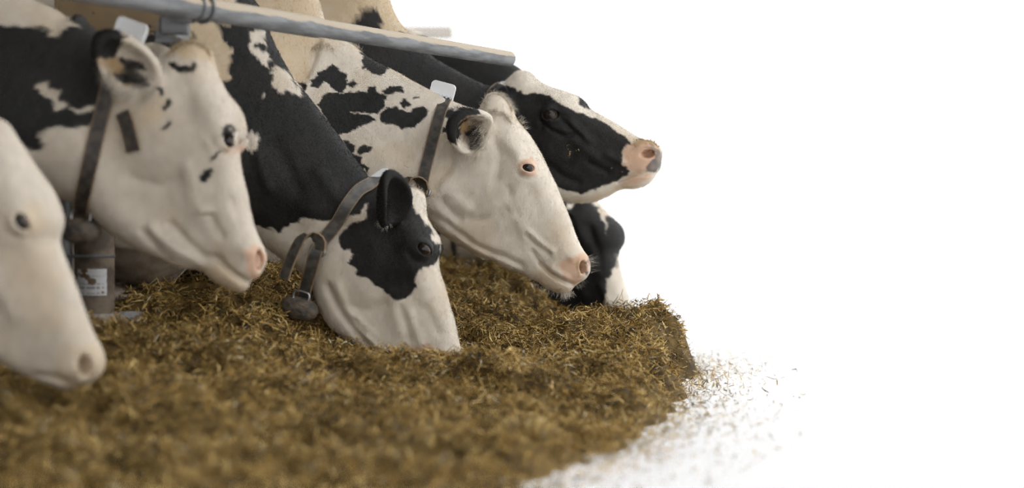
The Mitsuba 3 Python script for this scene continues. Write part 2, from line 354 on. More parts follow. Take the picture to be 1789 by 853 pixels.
COWS = {  # every cow's measurements in its own middle plane, metres (x forward, z up)
    'A': {'origin': [-0.9332,4.25],'yaw': -4,'seed': 1,'outline': [[-0.606,1.381],[-0.4448,1.256],[-0.2959,1.1091],[-0.1931,1.0078],[-0.1247,0.9538],[-0.0905,0.9402],[-0.0586,0.9267],[-0.0337,0.8898],[-0.002,0.8383],[0.0123,0.8193],[0.0275,0.7981],[0.0399,0.7735],[0.0483,0.75],[0.0523,0.7332],[0.0499,0.7142],[0.0442,0.6941],[0.0577,0.6572],[0.078,0.6098],[0.096,0.5584],[0.1148,0.511],[0.131,0.482],[0.1366,0.4574],[0.1297,0.4316],[0.1104,0.4148],[0.0842,0.4068],[0.0626,0.3977],[0.0399,0.4043],[0.0103,0.4187],[-0.0466,0.4419],[-0.1036,0.4809],[-0.1721,0.5368],[-0.2406,0.604],[-0.2864,0.6601],[-0.3207,0.6938],[-0.4245,0.6824],[-0.5521,0.6145],[-0.6456,0.5125],[-0.756,0.5183],[-1.056,0.4883],[-1.456,0.5083],[-1.806,0.5883],[-2.056,0.6883],[-2.206,0.8383],[-2.236,1.011],[-2.156,1.231],[-1.926,1.361],[-1.706,1.381],[-1.356,1.346],[-0.906,1.361]],'poll': [-0.0962,0.9347],'nose': [0.1355,0.4484],'fat': 1,'dark': -0.15,'white': (0.505,0.445,0.37),'width': [(-0.2051,0.8846,0.13,0.2),(-0.2969,0.8848,0.15,0.2),(-0.4461,0.9976,0.15,0.2),(-0.4471,0.795,0.16,0.2),(-0.5858,0.829,0.24,0.25),(-0.656,1.3,0.13,0.2),(-0.706,1.0,0.25,0.28),(-0.806,0.75,0.25,0.25),(-1.106,1.25,0.24,0.25),(-1.206,0.95,0.275,0.32),(-1.206,0.65,0.25,0.28),(-1.706,1.25,0.23,0.25),(-1.706,0.95,0.27,0.3),(-1.706,0.7,0.26,0.25),(-2.106,1.2,0.2,0.2),(-2.106,0.95,0.22,0.22)],'relief': [(0.012,0.045,[[0.0022,0.7303]]),(-0.01,0.035,[[-0.0888,0.8189],[-0.0753,0.7656]]),(0.006,0.018,[[-0.0584,0.6424],[-0.0264,0.5503]]),(-0.006,0.014,[[-0.0758,0.6163],[-0.1123,0.5929],[-0.1749,0.5989]]),(0.007,0.05,[[-0.1448,0.6609]]),(-0.006,0.02,[[-0.2796,0.6683],[-0.2634,0.7596],[-0.2143,0.8068]]),(-0.005,0.02,[[-0.0095,0.6776],[0.0086,0.6147]]),(-0.013,0.006,[[0.0092,0.4336],[0.0521,0.4292],[0.0743,0.4201]]),(0.0104,0.02,[[0.0818,0.4408],[0.1235,0.4513]]),(-0.0078,0.03,[[0.0407,0.6399],[0.0562,0.5847]]),(-0.004,0.007200000000000001,[[0.0096,0.7619],[0.0272,0.7491],[0.0339,0.7281]]),(-0.004,0.008,[[-0.0308,0.7316],[-0.0234,0.7111],[-0.0036,0.698]]),(-0.003,0.0064,[[0.0142,0.7143],[0.0188,0.6948]])],'holes': [([0.1164,-0.0535,0.4523],[[-0.1961,0.0,0.9806],[-0.8222,-0.5449,-0.1644],[0.5343,-0.8385,0.1069]],(0.022,0.014,0.05)),([0.1164,0.0535,0.4523],[[-0.1961,-0.0,0.9806],[-0.8222,0.5449,-0.1644],[0.5343,0.8385,0.1069]],(0.022,0.014,0.05))],'ears': [{'base': [-0.1039,-0.1,0.8375],'tip': [-0.1552,-0.24,0.8663],'face': (0.3,-1,-0.2),'width': 0.12,'thick': 0.03,'curl': 0.5,'bend': 0,'paint': ''},{'base': [-0.1039,0.1,0.8375],'tip': [-0.1552,0.24,0.8663],'face': [0.3,1,-0.2],'width': 0.12,'thick': 0.03,'curl': 0.5,'bend': 0,'paint': ''}],'limbs': [([-0.866,-0.15,0.85],[-0.836,-0.145,0.4],0.1,0.056),([-0.836,-0.145,0.4],[-0.846,-0.145,0.1],0.056,0.038),([-0.846,-0.145,0.1],[-0.816,-0.145,0.035],0.04,0.052),([-2.056,-0.17,0.95],[-1.976,-0.18,0.66],0.16,0.085),([-1.976,-0.18,0.66],[-2.176,-0.17,0.46],0.085,0.052),([-2.176,-0.17,0.46],[-2.156,-0.17,0.1],0.052,0.038),([-2.156,-0.17,0.1],[-2.116,-0.17,0.035],0.04,0.052),([-0.806,0.15,0.85],[-0.776,0.145,0.4],0.1,0.056),([-0.776,0.145,0.4],[-0.786,0.145,0.1],0.056,0.038),([-0.786,0.145,0.1],[-0.756,0.145,0.035],0.04,0.052),([-1.996,0.17,0.95],[-1.916,0.18,0.66],0.16,0.085),([-1.916,0.18,0.66],[-2.116,0.17,0.46],0.085,0.052),([-2.116,0.17,0.46],[-2.096,0.17,0.1],0.052,0.038),([-2.096,0.17,0.1],[-2.056,0.17,0.035],0.04,0.052)],'eye': {'at': [0.0053,-0.1007,0.7304],'r': 0.016,'slit': [0.6,-0.8]},'marks': [('stain',[[0.0728,0.4965],[0.1299,0.4931],[0.1411,0.4485],[0.1226,0.425],[0.0842,0.4012],[0.0554,0.423],[0.0546,0.463]]),('stain',[[0.0147,0.7719],[0.0357,0.7555],[0.0391,0.7225],[0.0239,0.7061],[0.0122,0.7172]]),('dirt',[[0.0308,0.419],[0.0737,0.4104],[0.0626,0.3921],[0.0216,0.3919]])],'tufts': [],'region': [[-0.2158,1.0527],[0.2163,1.0505],[0.2146,0.3595],[-0.2187,0.3567]],'fine': [-0.1361,0.1466,0.3814,0.9628],'fine_y': 0.16},
    'B': {'origin': [-0.7149,4.9],'yaw': -4,'seed': 2,'outline': [[-0.683,1.3737],[-0.5505,1.3233],[-0.445,1.2655],[-0.3686,1.2288],[-0.3173,1.2065],[-0.2805,1.1856],[-0.27,1.1972],[-0.2569,1.1945],[-0.2438,1.1764],[-0.215,1.153],[-0.1757,1.1321],[-0.1403,1.119],[-0.1011,1.1008],[-0.071,1.1006],[-0.0514,1.116],[-0.0253,1.1313],[0.0035,1.1363],[0.0243,1.1259],[0.0386,1.1104],[0.0451,1.0846],[0.0606,1.0408],[0.0736,1.0164],[0.0905,0.997],[0.1034,0.9777],[0.1107,0.959],[0.1144,0.9378],[0.1124,0.9172],[0.1026,0.8993],[0.0994,0.8825],[0.1019,0.8594],[0.1084,0.8285],[0.1187,0.7899],[0.1251,0.7539],[0.1355,0.714],[0.1484,0.6844],[0.1588,0.6638],[0.1633,0.6445],[0.1587,0.6239],[0.1457,0.6046],[0.1275,0.5916],[0.1209,0.5775],[0.1053,0.5678],[0.0753,0.5773],[0.044,0.594],[0.0154,0.6172],[-0.016,0.621],[-0.0434,0.6261],[-0.0761,0.6428],[-0.1114,0.6557],[-0.1441,0.6725],[-0.171,0.6892],[-0.2083,0.7138],[-0.2359,0.7422],[-0.2621,0.7629],[-0.2818,0.772],[-0.3068,0.7798],[-0.3384,0.8018],[-0.3938,0.7915],[-0.4997,0.7604],[-0.606,0.711],[-0.7127,0.6458],[-0.833,0.5161],[-1.133,0.4861],[-1.533,0.5061],[-1.883,0.5861],[-2.133,0.6861],[-2.283,0.8361],[-2.313,1.0037],[-2.233,1.2237],[-2.003,1.3537],[-1.783,1.3737],[-1.433,1.3387],[-0.983,1.3537]],'poll': [0.0008,1.1324],'nose': [0.1601,0.6368],'fat': 1,'dark': 0,'white': (0.505,0.445,0.37),'width': [(-0.2481,1.0602,0.1,0.14),(-0.2485,0.9052,0.13,0.2),(-0.3269,1.0993,0.12,0.18),(-0.3407,0.8924,0.15,0.2),(-0.4454,1.1517,0.13,0.2),(-0.4461,0.9445,0.17,0.2),(-0.6044,1.1007,0.2,0.25),(-0.6054,0.867,0.23,0.25),(-0.733,1.3,0.13,0.2),(-0.783,1.0,0.25,0.28),(-0.883,0.75,0.25,0.25),(-1.183,1.25,0.24,0.25),(-1.283,0.95,0.275,0.32),(-1.283,0.65,0.25,0.28),(-1.783,1.25,0.23,0.25),(-1.783,0.95,0.27,0.3),(-1.783,0.7,0.26,0.25),(-2.183,1.2,0.2,0.2),(-2.183,0.95,0.22,0.22)],'relief': [(0.012,0.045,[[0.0897,0.9061]]),(-0.01,0.035,[[-0.007,1.0205],[-0.001,0.9678]]),(0.006,0.018,[[-0.0006,0.8476],[0.0181,0.7552]]),(-0.006,0.014,[[-0.0206,0.8248],[-0.0587,0.8071],[-0.1178,0.8209]]),(0.007,0.05,[[-0.081,0.8765]]),(-0.006,0.02,[[-0.2091,0.9009],[-0.1819,0.9862],[-0.1288,1.0251]]),(-0.005,0.02,[[0.0507,0.875],[0.0599,0.8124]]),(-0.0156,0.007,[[0.0658,0.6441],[0.0776,0.6276],[0.1006,0.6097],[0.1254,0.5909]]),(-0.0091,0.01,[[-0.0403,0.7219],[-0.0027,0.6798],[0.0287,0.6503],[0.0591,0.6454]]),(0.0078,0.012,[[-0.0842,0.7117],[-0.041,0.6708],[0.0142,0.6348]]),(-0.0078,0.01,[[-0.103,0.7054],[-0.0625,0.654],[-0.045,0.6372]]),(0.0078,0.008,[[0.0285,0.7475],[0.0468,0.75]]),(-0.0052,0.006,[[0.0309,0.7424],[0.0518,0.7424]]),(-0.0065,0.01,[[0.0491,0.7398],[0.0641,0.7118],[0.0743,0.6965]]),(-0.0052,0.008,[[0.0949,0.7754],[0.1118,0.7309],[0.1201,0.7143]]),(0.0078,0.015,[[0.1276,0.6609],[0.1449,0.6607]]),(0.013,0.03,[[0.1032,0.9216]]),(-0.0078,0.03,[[0.0084,0.99],[0.0357,0.9454]]),(-0.004,0.006525,[[0.0981,0.9342],[0.1133,0.9217],[0.1183,0.9024]]),(-0.004,0.00725,[[0.06,0.909],[0.0656,0.8901],[0.0828,0.8772]]),(-0.003,0.0058000000000000005,[[0.0998,0.891],[0.1029,0.8731]])],'holes': [([0.1559,-0.0312,0.6414],[[-0.0995,0.0,0.995],[-0.8307,-0.5505,-0.0831],[0.5477,-0.8349,0.0548]],(0.024,0.012,0.05)),([0.1559,0.0312,0.6414],[[-0.0995,-0.0,0.995],[-0.8307,0.5505,-0.0831],[0.5477,0.8349,0.0548]],(0.024,0.012,0.05))],'ears': [{'base': [-0.0758,-0.085,1.0288],'tip': [-0.1625,-0.2,1.1301],'face': (0.25,-0.9,-0.42),'width': 0.118,'thick': 0.034,'curl': 0.45,'bend': 0,'paint': ''},{'base': [-0.0758,0.085,1.0288],'tip': [-0.1625,0.2,1.1301],'face': [0.25,0.9,-0.42],'width': 0.118,'thick': 0.034,'curl': 0.45,'bend': 0,'paint': ''}],'limbs': [([-0.943,-0.15,0.85],[-0.913,-0.145,0.4],0.1,0.056),([-0.913,-0.145,0.4],[-0.923,-0.145,0.1],0.056,0.038),([-0.923,-0.145,0.1],[-0.893,-0.145,0.035],0.04,0.052),([-2.133,-0.17,0.95],[-2.053,-0.18,0.66],0.16,0.085),([-2.053,-0.18,0.66],[-2.253,-0.17,0.46],0.085,0.052),([-2.253,-0.17,0.46],[-2.233,-0.17,0.1],0.052,0.038),([-2.233,-0.17,0.1],[-2.193,-0.17,0.035],0.04,0.052),([-0.883,0.15,0.85],[-0.853,0.145,0.4],0.1,0.056),([-0.853,0.145,0.4],[-0.863,0.145,0.1],0.056,0.038),([-0.863,0.145,0.1],[-0.833,0.145,0.035],0.04,0.052),([-2.073,0.17,0.95],[-1.993,0.18,0.66],0.16,0.085),([-1.993,0.18,0.66],[-2.193,0.17,0.46],0.085,0.052),([-2.193,0.17,0.46],[-2.173,0.17,0.1],0.052,0.038),([-2.173,0.17,0.1],[-2.133,0.17,0.035],0.04,0.052)],'eye': {'at': [0.0918,-0.0712,0.9058],'r': 0.0145,'slit': [0.5524,-0.8336]},'marks': [('black',[[-0.5969,1.1562],[-0.3434,1.1619],[-0.3106,1.1589],[-0.3059,1.1415],[-0.2871,1.1472],[-0.265,1.1639],[-0.2436,1.1597],[-0.2412,1.1738],[-0.1953,1.1503],[-0.1624,1.1076],[-0.1677,1.0546],[-0.1838,1.0102],[-0.1979,0.9592],[-0.2061,0.9476],[-0.2189,0.941],[-0.2578,0.9361],[-0.2873,0.9378],[-0.3165,0.9238],[-0.3197,0.905],[-0.2992,0.8982],[-0.3186,0.8888],[-0.3324,0.885],[-0.3765,0.901],[-0.584,0.8869]]),('black',[[-0.2766,1.1766],[-0.2792,1.2024],[-0.2608,1.2087],[-0.2346,1.1828],[-0.2242,1.153],[-0.2478,1.1609],[-0.2609,1.1739]]),('white',[[-0.3304,1.0299],[-0.3083,1.0353],[-0.2989,1.0241],[-0.2797,1.0168],[-0.2821,0.9977],[-0.2657,0.9954],[-0.2602,0.9891],[-0.2648,0.9788],[-0.2797,0.9741],[-0.2875,0.9683],[-0.2863,0.9887],[-0.2983,0.9974],[-0.3161,1.0099]]),('white',[[-0.2604,0.9827],[-0.2387,0.9753],[-0.2252,0.9793],[-0.2074,0.9858],[-0.1999,0.9936],[-0.1996,0.9808],[-0.2133,0.9692],[-0.2286,0.9664],[-0.2405,0.9676]]),('black',[[-0.0475,1.08],[-0.0299,1.0817],[-0.0121,1.0737],[0.0045,1.075],[0.0157,1.0816],[0.0196,1.0752],[0.0126,1.0621],[-0.0036,1.0557],[-0.021,1.0596],[-0.0367,1.0701]]),('black',[[-0.0704,1.0214],[-0.0552,1.0214],[-0.0512,1.0099],[-0.0611,1.0023]]),('black',[[-0.0372,1.0023],[-0.0307,0.9908],[-0.0413,0.9755],[-0.054,0.973],[-0.0469,0.9908]]),('black',[[-0.0568,0.931],[-0.0355,0.95],[-0.03,0.9423],[-0.0398,0.9309]]),('black',[[0.0918,0.9432],[0.1006,0.94],[0.1057,0.9166],[0.1024,0.9067],[0.0948,0.8987],[0.0867,0.903],[0.0841,0.914],[0.0838,0.9227]]),('black',[[0.0699,0.8816],[0.0774,0.8792],[0.0631,0.8665],[0.0524,0.8564],[0.0559,0.869]]),('black',[[0.0238,0.8302],[0.0404,0.8413],[0.0542,0.8476],[0.0586,0.8388],[0.0473,0.8261],[0.0316,0.8147],[0.0245,0.8198]]),('black',[[-0.1841,1.0976],[-0.1815,1.1348],[-0.1587,1.1569],[-0.1273,1.1468],[-0.1059,1.1269],[-0.1274,1.1122],[-0.1337,1.0911],[-0.1388,1.085],[-0.169,1.0826],[-0.1817,1.0604]]),('black',[[-0.1338,1.0816],[-0.1045,1.0815],[-0.0854,1.0764],[-0.0803,1.0638],[-0.0982,1.0589],[-0.13,1.0666]]),('black',[[-0.1492,1.0516],[-0.1173,1.054],[-0.0855,1.0388],[-0.0702,1.0312],[-0.0791,1.0262],[-0.111,1.0288],[-0.1428,1.039]]),('ochre',[[-0.1693,1.0872],[-0.1351,1.0896],[-0.1224,1.072],[-0.1263,1.0471],[-0.1036,1.0246],[-0.1226,1.0184],[-0.1479,1.0372]]),('stain',[[-0.0969,1.0062],[-0.0523,1.0036],[-0.0329,0.9845],[-0.0701,0.9463],[-0.1091,0.9655]]),('pink',[[0.0879,0.8908],[0.1024,0.9067],[0.1001,0.8934],[0.0937,0.8799],[0.0876,0.8796]]),('pink',[[0.1225,0.6674],[0.1507,0.6732],[0.1603,0.6601],[0.1629,0.6408],[0.1556,0.619],[0.1405,0.5981],[0.1295,0.5988],[0.1269,0.629]]),('stain',[[0.0215,0.6324],[0.0608,0.6325],[0.1104,0.5965],[0.1248,0.5826],[0.1053,0.5658],[0.0714,0.576],[0.0258,0.6017]]),('tan',[[-0.0567,1.1006],[-0.0488,1.1237],[0.0009,1.1466],[0.0477,1.1129],[0.0503,1.082],[0.0073,1.09],[-0.0253,1.0953]])],'tufts': [('poll_hair',[[-0.0422,-0.0406,1.1078],[-0.0236,-0.0364,1.1208],[0.0014,-0.0322,1.1287],[0.0226,-0.0286,1.1211],[0.0392,-0.0217,1.1024]],(0.3,-0.5,0.3),0.6,0.014,0.028,0.8,700,(0.36,0.28,0.17),(0.5,0.4,0.27)),('ear_hair',[[-0.099,-0.1,1.0848],[-0.0773,-0.1,1.0595],[-0.0646,-0.1,1.0279],[-0.0698,-0.1,1.0052]],(-0.8,-0.5,-0.05),0.35,0.035,0.065,0.4,420,(0.36,0.32,0.26),(0.56,0.51,0.44)),('ear_hair',[[-0.1579,-0.17,1.0616],[-0.139,-0.17,1.0366],[-0.1138,-0.17,1.0141],[-0.0822,-0.17,1.004]],(-0.35,-0.4,-0.6),0.4,0.018,0.035,0.3,420,(0.42,0.37,0.3),(0.56,0.51,0.44)),('ear_hair',[[-0.1109,-0.13,1.064],[-0.0855,-0.13,1.045],[-0.0702,-0.13,1.0262]],(-0.85,-0.4,-0.15),0.25,0.03,0.05,0.2,160,(0.012,0.011,0.01),(0.04,0.034,0.03))],'region': [[-0.6695,1.4124],[0.2093,1.4042],[0.2078,0.4541],[-0.6736,0.4504]],'fine': [-0.2346,0.169,0.557,1.1763],'fine_y': 0.2,'collar': [[-0.1514,-0.008,1.1339],[-0.1553,-0.0652,1.1002],[-0.1679,-0.0922,1.0477],[-0.181,-0.0918,0.9908],[-0.1927,-0.1019,0.9335],[-0.2058,-0.1112,0.87],[-0.2234,-0.099,0.807],[-0.2432,-0.06,0.7602],[-0.254,-0.03,0.732]],'loop': [[-0.137,-0.1085,0.9697],[-0.1305,-0.1088,0.9545],[-0.1227,-0.1097,0.9292],[-0.1163,-0.1097,0.904],[-0.1117,-0.1079,0.8826]],'weight': [[-0.2528,-0.03,0.7076]],'tag': [[-0.1356,-0.045,1.1488]]},
